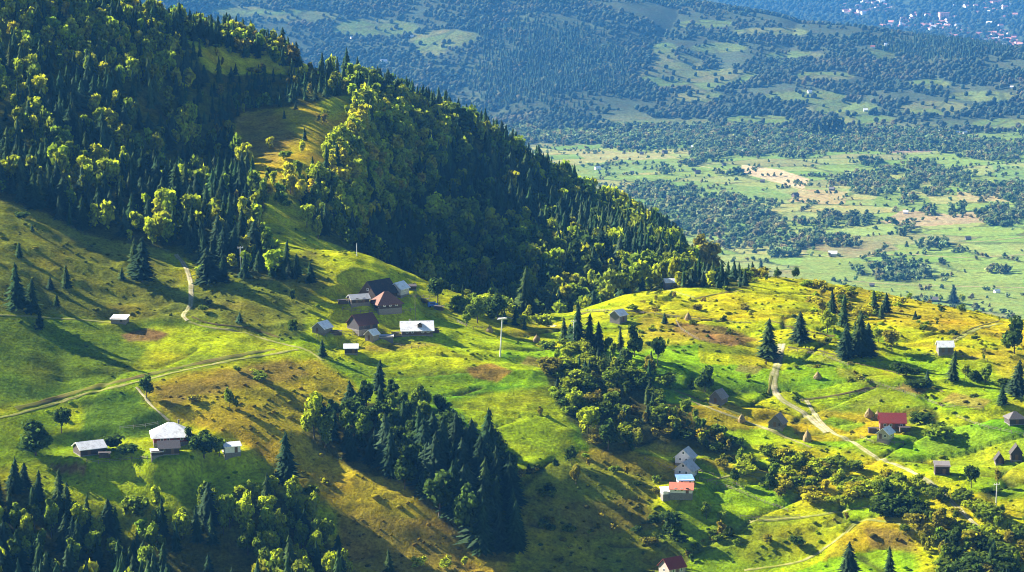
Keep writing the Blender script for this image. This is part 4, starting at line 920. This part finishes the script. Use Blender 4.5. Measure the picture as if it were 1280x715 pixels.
class MB:
    def __init__(s): s.V = []; s.F = []
    def box(s, c, d):
        k = len(s.V); x,y,z = c; a,b,h = d[0]/2, d[1]/2, d[2]/2
        s.V += [(x+i*a, y+j*b, z+l*h) for i in (-1,1) for j in (-1,1) for l in (-1,1)]
        s.F += [tuple(k+q for q in f) for f in ((0,1,3,2),(4,6,7,5),(0,4,5,1),(2,3,7,6),(0,2,6,4),(1,5,7,3))]; return s
    def face(s, *p): k = len(s.V); s.V += list(p); s.F.append(tuple(range(k, k+len(p)))); return s
    def slab(s, quad, t):      # a thick plate from 3 or 4 corners, thickness downwards
        k = len(s.V); n = len(quad); s.V += list(quad)+[(x,y,z-t) for x,y,z in quad]
        s.F.append(tuple(range(k, k+n))); s.F.append(tuple(range(k+2*n-1, k+n-1, -1)))
        for i in range(n): j = (i+1) % n; s.F.append((k+i, k+n+i, k+n+j, k+j))
        return s
    def tube(s, p0, p1, r0, r1, n=8):
        p0 = np.array(p0,float); p1 = np.array(p1,float); d = (p1-p0)/np.linalg.norm(p1-p0); t = np.cross(d, (.31,.87,.2)); t /= np.linalg.norm(t); b = np.cross(d, t); k = len(s.V)
        for p, q in ((p0,r0),(p1,r1)): s.V += [tuple(p+q*(t*math.cos(6.2832*i/n)+b*math.sin(6.2832*i/n))) for i in range(n)]
        s.F += [(k+i, k+(i+1) % n, k+n+(i+1) % n, k+n+i) for i in range(n)]; s.F += [tuple(range(k+n-1,k-1,-1)), tuple(range(k+n,k+2*n))]; return s
    def build(s, name, mat, parent=None):
        me = bpy.data.meshes.new(name); me.from_pydata([tuple(map(float,v)) for v in s.V], [], s.F); me.materials.append(mat); me.update()
        return link(name, me, parent)
def root_at(name, u, v, yaw, dmin=650, sink=0):
    x, y, z = at(u, v, dmin); o = bpy.data.objects.new(name, None); COL.objects.link(o); o.location = (x, y, z-sink); o.rotation_euler = (0, 0, R(yaw)); return o
def opening(root, name, face, a, z, w_, h_, W, D, frame, pane):
    """a framed window or a door on face 'f' (front), 'l' (left gable), 'b', 'r'"""
    t = .10
    pos = {'f':(a,-D/2-t/2+.04,z), 'b':(a,D/2+t/2-.04,z), 'l':(-W/2-t/2+.04,a,z), 'r':(W/2+t/2-.04,a,z)}[face]
    flat = face in 'fb'; dim = (w_,t,h_) if flat else (t,w_,h_)
    fr = MB().box(pos, dim).build(name, frame, root)
    if pane:
        q = {'f':(0,-.06,0),'b':(0,.06,0),'l':(-.06,0,0),'r':(.06,0,0)}[face]
        MB().box(tuple(np.array(pos)+q), (w_*.72,.04,h_*.76) if flat else (.04,w_*.72,h_*.76)).build('pane', pane, fr)
    return fr
def house(name, label, cat, u, v, W, D, h, rh, yaw, wall, roof, kind='gable', over=.5, wins='', door='', chim=0, base=True, frame=None, lean=0, dmin=650, group=None, gable=None, sink=0):
    r = root_at(name, u, v, yaw, dmin, sink); frame = frame or FRAME_W
    if base: MB().box((0,0,-1.0), (W+.12, D+.12, 2.5)).build('foundation', STONE, r)
    z0 = .25
    w_ = MB()
    a, b = W/2, D/2
    if kind == 'gable':
        for x in (-a, a): w_.face((x,-b,z0),(x,b,z0),(x,b,z0+h),(x,0,z0+h+rh),(x,-b,z0+h))
        for y in (-b, b): w_.face((-a,y,z0),(a,y,z0),(a,y,z0+h),(-a,y,z0+h))
    else:
        w_.box((0,0,z0+h/2), (W,D,h))
    w_.build('wall', wall, r)
    rf = MB(); o_ = over; sl = rh/b
    if kind == 'gable':
        zt = z0+h+rh+.06; ze = z0+h+.06-sl*o_
        rf.slab([(-a-o_,-b-o_,ze),(a+o_,-b-o_,ze),(a+o_,.0,zt),(-a-o_,.0,zt)], .16); rf.slab([(a+o_,b+o_,ze),(-a-o_,b+o_,ze),(-a-o_,.012,zt),(a+o_,.012,zt)], .16)
    elif kind == 'hip':
        zt = z0+h+rh; ze = z0+h+.02-.35*o_; k = max(0, a-b*.95)
        A_,B_,C_,D_ = (-a-o_,-b-o_,ze),(a+o_,-b-o_,ze),(a+o_,b+o_,ze),(-a-o_,b+o_,ze); E_,F_ = (-k-.06,0,zt),(k+.06,0,zt)
        rf.face(A_,B_,F_,E_); rf.face(C_,D_,E_,F_); rf.face(B_,C_,F_); rf.face(D_,A_,E_); rf.slab([A_,B_,C_,D_], .14)
        kk = len(rf.V)
    else:  # mono pitch, falling to the front
        rf.slab([(-a-o_,-b-o_,z0+h-.2),(a+o_,-b-o_,z0+h-.2),(a+o_,b+o_,z0+h+rh),(-a-o_,b+o_,z0+h+rh)], .16)
    ro = rf.build('roof', roof, r)
    if chim:
        cxp = W*.22*(1 if chim > 0 else -1); c = MB().box((cxp, b*.25, z0+h+rh*.95), (.6,.6,1.5)).build('chimney', STONE, ro)
    for s in wins.split():           # e.g. f-2.0,1.4  face, offset, height
        p, z = s[1:].split(','); opening(r, 'window', s[0], float(p), z0+float(z), 1.0, 1.15, W, D, frame, GLASS)
    for s in door.split(): opening(r, 'door', s[0], float(s[1:]), z0+1.0, 1.1, 2.0, W, D, FRAME_B, None)
    tag(r, label, cat, group); return r
DK = (.055,.040,.032); BRN = (.12,.075,.05); GRY = (.20,.185,.17); WH = (.90,.89,.86); PALE = (.62,.60,.56)
# lower farm
house('barn','dark timber barn with pale tin roof at the left of the lower farm','barn',112,566,9.4,7.6,2.2,1.9,30,TIMBER(DK),TIN(WH),wins='f2,1.6',door='f-1.5',frame=FRAME_B)
house('farmhouse','dark red walled farmhouse under a large white hipped roof','house',214,549,13.0,11.6,2.0,4.0,12,TIMBER((.20,.035,.03)),TIN(WH),'hip',.9,wins='f-3.6,1.1 f-1.4,1.1 f3.4,1.1 l-2,1.1 l1.5,1.1',door='f1.2',chim=1)
house('hut','low dark hut with grey shingle roof in front of the red farmhouse','hut',211,566,7.0,5.4,2.3,1.9,12,TIMBER(DK),SHINGLE((.13,.115,.12)),door='f1.2',wins='f-1.8,1.3',frame=FRAME_B)
house('lean_to','small pale roofed lean-to at the left of the low dark hut','shed',196,569,4.0,3.0,1.5,.4,14,TIMBER(DK),TIN(PALE),'mono',.3)
house('shed','small white walled shed with white roof right of the farm trees','shed',289,565,5.6,4.6,2.5,1.0,22,PLASTER((.70,.68,.64)),TIN(WH),door='f1.2',wins='l.0,1.4',frame=FRAME_B)
house('pasture_shed','small flat white roofed shed alone beside the pale path on the left pasture','shed',150,403,6.0,4.6,1.7,.8,-8,TIMBER((.22,.18,.14)),TIN((.90,.90,.90)),'mono',.4,wins='f1.2,1.0',frame=FRAME_B)
# hamlet
house('hut','little gabled hut with a light roof at the left of the hamlet','hut',403,415,6.4,5.6,2.0,2.2,62,TIMBER(GRY),TIN((.90,.90,.90)),door='l.5',frame=FRAME_B)
house('barn','dark timber barn with plain brown roof in the hamlet','barn',453,410,9.4,8.2,2.1,3.6,40,TIMBER((.05,.045,.05)),SHINGLE((.13,.055,.045)),door='f1.5',wins='f-2,1.5',frame=FRAME_B)
house('house','brown hip roofed house with white windows in the hamlet centre','house',483,384,10.2,9.2,2.0,4.6,24,TIMBER((.07,.05,.045)),SHINGLE((.20,.10,.075)),'hip',.9,wins='f-2.6,1.4 f0,1.4 f2.8,1.4 l-1.5,1.4 l1.6,1.4',door='r.5')
house('great_barn','large dark barn with steep black roof behind the hip roofed house','barn',473,372,13,9.5,2.2,5.2,50,TIMBER(DK),SHINGLE((.045,.04,.045)),wins='l0,4',frame=FRAME_W)
house('annex','grey walled annex with a bright tin roof right of the large dark barn','annex',499,368,7.0,5.6,2.8,2.4,62,PLASTER((.46,.42,.36)),TIN((.90,.90,.90)),wins='l-1,1.8 f0,1.8')
house('stable','low stable with pale tin roof left of the hip roofed house','stable',448,378,8.0,5,1.8,1.5,24,TIMBER(DK),TIN(PALE),door='f-1.5 f1.5',wins='f0,1.2',frame=FRAME_B)
house('woodshed','low dark woodshed with a flat roof right of the grey annex','shed',512,362,5.4,3.2,1.5,.5,8,TIMBER(DK),SHINGLE((.06,.05,.05)),'mono',.3)
lh = house('long_house','long house with a white tin roof and a small front dormer','house',521,417,12.4,8.4,2.1,2.9,6,TIMBER((.10,.07,.05)),TIN((.90,.90,.90)),over=.7,wins='f-4.2,1.3 f-2,1.3 f2.2,1.3 f4.3,1.3',door='f.4',chim=-1)
d_ = MB(); d_.box((1.0,-2.6,3.9),(1.8,1.6,1.5)).build('dormer', TIMBER((.10,.07,.05)), lh)
dr = MB(); dr.slab([(-.2,-3.7,4.55),(1.0,-3.7,5.25),(1.0,-.6,5.25),(-.2,-.6,4.55)],.1); dr.slab([(2.2,-3.7,4.55),(2.2,-.6,4.55),(1.012,-.6,5.25),(1.012,-3.7,5.25)],.1); dr.build('dormer_roof', TIN((.90,.90,.90)), lh)
house('shed','narrow grey gabled shed with white tin roof below the brown roofed barn','shed',465,425,4.4,3.8,2.5,1.7,58,TIMBER((.26,.22,.18)),TIN((.90,.90,.90)),door='l0',frame=FRAME_B)
house('shed','small black shed with square white roof below the hamlet','shed',439,441,5.0,4.0,2.2,1.2,2,TIMBER(DK),TIN((.90,.90,.90)),door='f1',frame=FRAME_B)
house('shelter','low plank shelter with pale roof beside the narrow grey shed','shelter',483,424,5.4,3.2,1.2,.3,4,TIMBER(GRY),TIN((.55,.52,.46)),'mono',.3)
# upland and the slope on the right
house('barn','small grey log barn with light roof on the knoll','barn',773,402,5.6,5.2,3.1,2.0,52,TIMBER((.17,.155,.15)),TIN((.90,.90,.90)),door='f0',frame=FRAME_B)
house('barn','small grey barn with pale roof on the bright crest','barn',838,360,5.6,4.4,2.9,1.4,10,TIMBER((.22,.20,.19)),TIN((.90,.90,.90)),door='f1',frame=FRAME_B)
house('barn','grey log barn with steep gable on the slope above the ravine','barn',898,503,5.8,5.2,2.3,2.7,60,TIMBER((.14,.13,.125)),SHINGLE((.24,.235,.24)),door='l0',frame=FRAME_B)
house('hut','weathered steep roofed hut beside the dirt road','hut',972,533,5.6,5.6,1.8,3.0,66,TIMBER((.13,.115,.105)),SHINGLE((.22,.21,.21)),door='l.3',wins='l-1.6,1.2',frame=FRAME_B)
house('red_roofed_house','house with a long red tiled roof above a small white roofed cottage','house',1115,535,9.6,6.2,2.8,2.9,-4,PLASTER((.22,.085,.06)),SHINGLE((.33,.045,.04)),over=.5,wins='f-3,1.5 f-.8,1.5 f3.2,1.5 r0,1.5',door='f1.4')
house('cottage','small cottage with white gabled roof in front of the red roofed house','cottage',1107,548,5.4,4.6,2.3,1.9,58,PLASTER((.38,.33,.26)),TIN((.90,.90,.90)),wins='l-.9,1.3 f0,1.3',door='l1')
house('barn','open fronted upland barn with bright white roof','barn',1181,440,6.2,5.0,2.6,1.9,2,TIMBER((.13,.12,.12)),TIN((.90,.90,.90)),door='f-1.2 f1.2',frame=FRAME_B)
house('log_hut','dark square log hut with a grey flat pitched roof among the golden grass','hut',1177,592,5.2,4.6,3.2,.8,-4,TIMBER((.05,.032,.026)),SHINGLE((.19,.175,.17)),'mono',.35,door='f.6',frame=FRAME_B)
house('log_hut','dark hip roofed log hut at the right border of the slope','hut',1268,529,6.0,5.4,2.2,2.2,10,TIMBER((.06,.05,.045)),SHINGLE((.13,.12,.12)),'hip',.6,door='f0',frame=FRAME_B)
house('house','upper grey gabled house of the cluster on the shaded slope','house',857,578,5.8,6.4,2.4,2.9,68,PLASTER((.5,.5,.5)),TIN((.60,.61,.64)),wins='l-1.2,1.5 l1.2,1.5 l0,4',door='f0')
house('house','lower grey gabled house with white corner just above the blue roof','house',858,594,6.2,6.8,2.4,3.0,62,PLASTER((.56,.55,.54)),TIN((.52,.53,.57)),wins='l-1.3,1.5 l1.3,1.5 l0,4 f0,1.5',door='f2')
house('annex','annex with a sky blue roof below the grey gabled houses','annex',856,605,5.6,4.2,1.8,1.0,8,PLASTER((.6,.6,.6)),TIN((.16,.34,.62)),'mono',.4,wins='f-1.5,1.2 f1.5,1.2')
house('annex','annex with an orange red roof below the blue roof','annex',852,615,8,5.4,1.6,1.7,-8,PLASTER((.66,.64,.60)),TIN((.62,.13,.05)),over=.5,wins='f-2,1.2 f.2,1.2',door='f2.2')
house('shelter','long white canopy left of the orange red roof','shelter',837,617,6,3.6,1.3,.7,14,PLASTER((.6,.6,.6)),TIN((.90,.90,.90)),'mono',.3)
house('cottage','cottage with dark red tiled roof at the lower edge','cottage',840,716,7.0,6.0,2.6,2.8,34,PLASTER((.36,.30,.25)),SHINGLE((.22,.035,.035)),wins='f-1.8,1.4 f1.8,1.4 l0,1.4',door='f0')
house('gable_hut','tall dark steep gabled hut at the right border below the hip roofed log hut','hut',1270,574,4.6,4.0,2.6,2.8,84,TIMBER(DK),SHINGLE((.05,.045,.04)),door='l0',frame=FRAME_B)
house('gable_hut','smaller dark steep gabled hut left of the tall one at the right border','hut',1249,579,3.6,3.0,1.7,2.2,86,TIMBER(DK),SHINGLE((.05,.045,.04)),door='l0',frame=FRAME_B)
# a blue van and lumber by the hamlet
van = root_at('parked_van', 541, 384, 14)
b_ = MB(); b_.box((0,0,1.05),(4.4,1.8,1.1)); k = len(b_.V)
lo = [(-2.15,-.86,1.6),(1.6,-.86,1.6),(1.6,.86,1.6),(-2.15,.86,1.6)]; hi = [(-2.05,-.74,2.25),(.95,-.74,2.25),(.95,.74,2.25),(-2.05,.74,2.25)]
b_.V += lo+hi; b_.F += [(k+4,k+5,k+6,k+7)]+[(k+i,k+(i+1)%4,k+4+(i+1)%4,k+4+i) for i in range(4)]
b_.build('body', simple_mat('blue_paint', (.03,.16,.52), .35, spec=.6), van)
MB().box((-.3,-.86,1.88),(2.2,.06,.42)).box((-.3,.86,1.88),(2.2,.06,.42)).build('side_window', GLASS, van)
for x in (-1.35,1.35):
    for y in (-.86,.86): MB().tube((x,y-.11,.36),(x,y+.11,.36),.36,.36,12).build('wheel', simple_mat('tyre_rubber',(.02,.02,.02),.9) if 'tyre_rubber' not in bpy.data.materials else bpy.data.materials['tyre_rubber'], van)
tag(van, 'small blue van parked beside the round dark hamlet tree', 'van')
for u, v, yaw, lab in ((530,379,5,'dark stack of firewood left of the blue van'),(429,380,20,'dark stack of firewood left of the low stable'),(421,419,0,'dark stack of firewood between the little hut and the brown roofed barn'),(496,421,6,'dark stack of firewood at the left end of the long white roofed house'),(543,416,10,'dark stack of firewood right of the long white roofed house'),(131,572,10,'dark stack of firewood at the right end of the tin roofed barn'),(1092,541,0,'stack of firewood left of the white roofed cottage'),(1131,540,5,'stack of firewood right of the red roofed house'),(549,388,-25,'dark stack of firewood right of the blue van')):
    r = root_at('firewood_stack', u, v, yaw); q = MB()
    for i in range(9):
        for j in range(4-(i > 6)): q.tube((-1.9+i*.46,-.7,.25+j*.42),(-1.9+i*.46,.7,.25+j*.42),.22,.22,7)
    q.build('logs', simple_mat('log_wood', (.10,.075,.055), .9, grain=.3) if 'log_wood' not in bpy.data.materials else bpy.data.materials['log_wood'], r); MB().slab([(-2.3,-1,2.0),(2.2,-1,1.9),(2.2,1,1.95),(-2.3,1,2.05)],.07).build('cover_board', SHINGLE((.06,.05,.05)), r); tag(r, lab, 'firewood')
# haystacks round a pole
def haystack(u, v, h, w_, lab, tall=False):
    r = root_at('haystack', u, v, 0); rr = np.random.default_rng(int(u)); V = []; F = []; n = 14
    prof = [(0,.44),(.12,.5),(.35,.47),(.6,.34),(.82,.17),(.95,.05)]
    for z, q in prof:
        for i in range(n): s = 1+rr.normal(0,.05); V.append((q*w_*s*math.cos(6.2832*i/n), q*w_*s*math.sin(6.2832*i/n), h*z-.15))
    for j in range(len(prof)-1):
        for i in range(n): F.append((j*n+i, j*n+(i+1)%n, (j+1)*n+(i+1)%n, (j+1)*n+i))
    V.append((0,0,h*1.0)); F2 = [((len(prof)-1)*n+i, (len(prof)-1)*n+(i+1)%n, len(V)-1) for i in range(n)]
    me = bpy.data.meshes.new('hay'); me.from_pydata(V, [], F+F2); me.materials.append(cm('hay', (.23,.17,.075) if not tall else (.10,.075,.04), rough=.95, grain=.35, scale=5)); me.update(); link('hay', me, r)
    MB().tube((0,0,0),(0,0,h*1.16),.06,.04,6).build('pole', WOODP, r); tag(r, lab, 'haystack')
for a in [(860,400,3.6,3.0,'pale haystack left of the brown ploughed field'),(927,527,3.2,3.0,'haystack between the grey log barn and the weathered hut'),(1009,551,4.4,3.4,'dark haystack beside the dirt road below the weathered hut'),
          (1086,521,3.8,3.4,'taller haystack left of the red roofed house'),(1097,522,3.0,2.8,'smaller haystack touching the red roofed house'),(1022,473,3.0,3.4,'haystack in the green garden plot right of the dirt road'),
          (612,415,3.0,3.2,'small haystack left of the concrete pole'),
          (671,428,3.6,3.4,'haystack below the pale lane right of the concrete pole'),(925,352,2.6,2.4,'haystack on the crest by the earth bank')]:
    haystack(*a[:4], a[4], a[2] > 5)
# poles
def pole(u, v, hp, lab, mat, arm=True, r0=.22, lean=0, big=False):
    r = root_at('utility_pole', u, v, 20); x, y, z = r.location; h = hp*math.hypot(x, y)/FPX
    MB().tube((0,0,-.8),(lean*h,0,h),r0,r0*.62,8).build('post', mat, r)
    if arm:
        c = MB(); c.box((lean*h,0,h-.5),(2.4 if not big else 4.2,.22,.22))
        if big: c.box((lean*h,0,h-.15),(3.0,1.4,.25))
        ao = c.build('crossarm', mat, r)
        for q in (-1,0,1): MB().tube((lean*h+q*(1.0 if not big else 1.8),0,h-.4),(lean*h+q*(1.0 if not big else 1.8),0,h+.15),.09,.07,6).build('insulator', CONC, ao)
    tag(r, lab, 'pole')
pole(625,446,50,'tall leaning pale concrete pole with crossarm platform below the hamlet',CONC,r0=.32,lean=.06,big=True)
pole(301,341,33,'white pole standing under the left wood',CONC,r0=.3)
pole(717,437,38,'grey pole in front of the dark spruce clump',CONC,r0=.26)
pole(1245,637,34,'pale pole standing in the golden scrub at the right',CONC,r0=.24)
pole(446,320,16,'short white pole on the bright meadow ridge',CONC,arm=False,r0=.2)
pole(519,402,34,'thin wooden pole behind the long white roofed house',WOODP,arm=False,r0=.13)
# fences: posts as parts, rails strung between them
def fence(px, lab, h=1.3, step=3.2, rails=2, mat=None, dmin=650):
    mat = mat or WOODP; p = np.asarray(px, float); s = np.concatenate([[0], np.cumsum(np.hypot(*np.diff(p, axis=0).T))]); q = np.arange(0, s[-1]+.1, 1.0)
    x, y, z = hit(np.interp(q, s, p[:,0]), np.interp(q, s, p[:,1]), dmin); L_ = np.concatenate([[0], np.cumsum(np.hypot(np.diff(x), np.diff(y)))])
    n = max(2, int(L_[-1]/step)); t = np.linspace(0, L_[-1], n); x, y = np.interp(t, L_, x), np.interp(t, L_, y); z = ground(x, y)
    r = bpy.data.objects.new('fence', None); COL.objects.link(r); r.location = (x[0], y[0], z[0]); P = np.stack([x-x[0], y-y[0], z-z[0]], -1)
    for a in P: MB().tube(a-np.array((0,0,.4)), a+np.array((random.gauss(0,.05),random.gauss(0,.05),h+random.gauss(0,.1))), .11, .09, 6).build('post', mat, r)
    m = MB()
    for a, b in zip(P[:-1], P[1:]):
        for k in range(rails): e = np.array((0,0,h*(.45+.42*k))); m.tube(a+e, b+e, .07, .07, 5)
    m.build('rail', mat, r); tag(r, lab, 'fence')
fence([(874,600),(915,612),(950,627),(985,640)], 'dark wooden fence slanting down beside the bright garden strips')
fence([(925,648),(960,650),(1000,647)], 'row of dark fence posts above the lower winding track', step=4.5)
fence([(150,537),(175,535),(198,531)], 'pale rail fence between the tin roofed barn and the farmhouse', mat=simple_mat('pale_wood', (.42,.38,.30), .9, grain=.3))
fence([(396,421),(425,421),(462,420),(480,418)], 'grey plank fence running below the brown roofed barn', h=1.6, rails=3)
fence([(490,432),(520,437),(532,432)], 'low dark fence below the long white roofed house')
fence([(1075,475),(1130,492),(1180,510),(1230,512)], 'long wire fence crossing the green terraces right of the dirt road', step=5)
fence([(1195,522),(1230,535),(1280,545)], 'fence on the bank below the hip roofed log hut', step=4)
fence([(95,575),(120,580),(150,577),(185,574)], 'fence along the front of the tin roofed barn yard')
fence([(428,388),(455,392),(500,392),(520,388)], 'plank fence below the hip roofed house', h=1.4)
fence([(505,372),(525,372),(545,374)], 'fence above the blue van')
fence([(560,398),(590,412),(612,410)], 'fence round the garden below the broad hamlet tree')
fence([(985,438),(1030,446),(1060,458)], 'fence above the small ploughed terrace right of the dirt road', step=4)
fence([(1003,502),(1050,498),(1095,488),(1125,486)], 'fence between the two brown terraces right of the dirt road', step=4)
fence([(845,402),(850,412),(872,426),(915,434)], 'fence along the lower border of the brown ploughed field', step=4)
fence([(1075,548),(1095,556),(1130,555)], 'yard fence below the white roofed cottage')
fence([(1155,445),(1200,447),(1235,452)], 'fence below the white roofed upland barn', step=4)
fence([(806,575),(825,583),(842,588)], 'fence left of the grey gabled houses')
fence([(868,588),(905,600),(930,612)], 'fence right of the blue roofed annex')
fence([(700,388),(740,390),(790,391),(850,398),(900,402)], 'long dark fence across the knoll left of the ploughed field', step=5)

# ------------------------------------------------------------------ far houses and the town: copies of a few small models
def small_house(name, W, D, h, rh, wall, roof):
    r = bpy.data.objects.new(name, None); COL.objects.link(r)
    w_ = MB(); a, b = W/2, D/2
    for x in (-a, a): w_.face((x,-b,-2),(x,b,-2),(x,b,h),(x,0,h+rh),(x,-b,h))
    for y in (-b, b): w_.face((-a,y,-2),(a,y,-2),(a,y,h),(-a,y,h))
    w_.build('wall', wall, r); f = MB(); o_ = .5; ze = h-rh/b*o_
    f.slab([(-a-o_,-b-o_,ze),(a+o_,-b-o_,ze),(a+o_,0,h+rh+.05),(-a-o_,0,h+rh+.05)],.2); f.slab([(a+o_,b+o_,ze),(-a-o_,b+o_,ze),(-a-o_,.02,h+rh+.05),(a+o_,.02,h+rh+.05)],.2); f.build('roof', roof, r)
    return r
def copy_tree(o, parent=None):
    c = o.copy(); COL.objects.link(c)
    if parent is not None: c.parent = parent
    for ch in list(o.children): copy_tree(ch, c)
    return c
KIND = [('valley_house', 9, 7, 3.4, 2.6, PLASTER((.78,.76,.72)), TIN((.90,.90,.90)), 'white'), ('valley_house', 9, 7, 3.2, 2.8, PLASTER((.6,.55,.5)), SHINGLE((.34,.12,.09)), 'red roofed'),
        ('valley_barn', 8, 6, 3, 2.6, TIMBER((.11,.095,.09)), SHINGLE((.15,.14,.14)), 'dark grey'), ('valley_house', 9, 7, 3.2, 2.6, PLASTER((.66,.62,.56)), TIN((.52,.55,.60)), 'blue grey roofed')]
protos = {}
def put_small(u, v, k, yaw, sc, label, group, dmin):
    x, y, z = at(u, v, dmin)
    if k not in protos: o = protos[k] = small_house(*KIND[k][:7])
    else: o = copy_tree(protos[k])
    o.location = (x, y, z); o.rotation_euler = (0,0,R(yaw)); o.scale = (sc,)*3; return tag(o, label, 'barn' if k == 2 else 'house', group)
VH = [(1041,320,0,1.15,'white roofed barn beside a round bush on the near valley meadow'),(747,212,0,1.0,'white roofed house alone on the pale field left in the valley'),(1170,377,2,1.0,'dark barn on the nearest valley meadow at the right'),
 (1246,366,0,.7,'white hut on the nearest valley meadow at the right border'),(1040,238,2,1.0,'dark shed beside the tan valley field'),(994,246,2,1.2,'dark barn standing on the tan field in the valley centre'),(1132,267,0,.8,'tiny white roof among fields right of the valley copse'),
 (1043,225,0,.7,'tiny white roofed house beside the valley wood'),(1116,230,0,.75,'white roofed house inside the valley copse'),(953,228,2,.9,'dark hut below the straw coloured field'),(872,217,2,1.1,'dark square barn on the green valley strip'),
 (831,192,2,1.1,'dark barn at the left end of the upper valley field'),(802,193,2,.9,'low dark barn on the far left valley field'),(854,178,3,.9,'blue grey house at the far edge of the valley floor'),(867,185,3,.9,'blue grey house in the trees at the valley edge'),
 (974,175,0,.9,'white house behind the hedge at the valley edge'),(946,178,0,.9,'white house left of the hedge at the valley edge'),(1152,186,0,1.0,'white house on the upper valley meadow'),(1176,166,0,.9,'white house at the foot of the far hill'),
 (1197,167,0,.9,'left one of two white houses at the hill foot'),(1206,167,0,.9,'right one of two white houses at the hill foot'),(930,190,0,.8,'white gable half hidden by the valley hedge'),(1012,116,0,1.0,'white roof in the small clearing on the far hill'),
 (1082,139,0,1.0,'white roof above the poplars on the far hill'),(1091,60,1,1.1,'pale red house at the upper right clearing of the far hill'),(1108,57,0,1.1,'white house at the upper right clearing of the far hill'),(1150,89,0,.8,'tiny white house in the woods below the upper right clearing'),
 (1265,110,0,.8,'tiny white house in the woods at the right of the far hill'),(480,79,0,1.5,'white house just above the left forested ridge'),(400,70,0,1.0,'white roof behind the left forested skyline'),(515,46,0,.8,'tiny white roof high on the hazy far hill'),
 (571,97,0,.8,'tiny white roof in the haze above the forested ridge'),(440,48,0,.8,'tiny white roof left of the hazy far woods'),(637,170,0,.7,'tiny white roof behind the forest shoulder'),(857,145,0,.8,'tiny white roof at the left of the far wood edge'),
 (1210,300,2,.9,'dark hut along the valley hedge at the right'),(1090,358,2,.7,'tiny dark hut on the near valley meadow'),(925,262,2,.8,'dark hut below the valley wood'),(790,217,2,.8,'tiny dark hut on the left valley fields'),(905,207,2,.8,'dark hut at the end of the straw coloured field'),(1018,170,3,.8,'blue grey house beside the poplar row')]
for k, (u, v, kd_, sc, lab) in enumerate(VH): put_small(u, v, kd_, rng.uniform(-30,40), sc*1.05, lab, None, 2000)
TOWN = [(1057,10,18,4,16),(1070,17,14,4,18),(1108,14,22,4,18),(1100,7,30,3,12),(1128,33,28,5,26),(1165,38,22,5,26),(1215,49,40,5,44),(1255,52,26,6,36),(1150,23,25,5,14),(1185,28,14,6,12),(1208,7,20,4,12),(1240,8,28,4,16),(1235,18,14,5,10),(1262,20,14,4,7),(1250,32,20,4,9),(1205,37,14,3,12),(1085,3,30,2,8),(1265,60,20,5,22),(1195,44,22,4,16),(1170,34,30,5,16),(1240,44,30,4,14)]
KIND += [('town_house', 14, 11, 7, 4, PLASTER((.80,.76,.70)), SHINGLE((.46,.20,.15)), 'red roofed'), ('town_house', 15, 11, 7, 3.5, PLASTER((.70,.67,.63)), TIN((.62,.62,.64)), 'white'), ('town_house', 16, 12, 6.5, 4, PLASTER((.72,.60,.52)), SHINGLE((.30,.12,.11)), 'dark red roofed')]
TL = {4:'pale house with red roof in the distant hazy town',5:'white roofed house in the distant hazy town',6:'pinkish house with dark red roof in the distant hazy town'}
for a, b, c, d, n in TOWN:
    for _ in range(int(n*.78)):
        q = rng.uniform(0, 6.28); rr = math.sqrt(rng.random()); k = int(rng.choice([4,4,4,6,6,5,6]))
        put_small(a+c*rr*math.cos(q), b+d*rr*math.sin(q), k, rng.uniform(-40,40), rng.uniform(.85,1.6), TL[k], TL[k].replace(' house',' houses'), 7600)
blk = root_at('apartment_block', 1180, 24, 15, 7600)
MB().box((0,0,12),(44,20,28)).build('wall', PLASTER((.62,.34,.29)), blk); MB().box((0,0,26.6),(46,22,1.2)).build('roof', SHINGLE((.40,.18,.16)), blk)
for i in range(6):
    for j in range(4): MB().box((-18+i*7.2,-10.05,5+j*5.5),(3.2,.3,2.6)).build('window', GLASS, blk)
tag(blk, 'large pink block standing above the roofs of the distant town', 'building')
ch = root_at('church', 1128, 36, 20, 7600)
MB().box((8,0,5),(26,12,14)).build('nave', PLASTER((.82,.79,.74)), ch); f = MB(); f.slab([(-5,-7,11.8),(22,-7,11.8),(22,0,17),(-5,0,17)],.3); f.slab([(22,7,11.8),(-5,7,11.8),(-5,.02,17),(22,.02,17)],.3); f.build('roof', SHINGLE((.40,.16,.12)), ch)
MB().box((-9,0,12),(8,8,28)).build('tower', PLASTER((.84,.82,.78)), ch); s_ = MB()
for p, q in (((-13.5,-4.5),(-4.5,-4.5)),((-4.5,-4.5),(-4.5,4.5)),((-4.5,4.5),(-13.5,4.5)),((-13.5,4.5),(-13.5,-4.5))): s_.face((*p,26),(*q,26),(-9,0,44))
s_.build('spire', SHINGLE((.24,.2,.2)), ch); tag(ch, 'white church tower with pointed spire in the distant town', 'church')
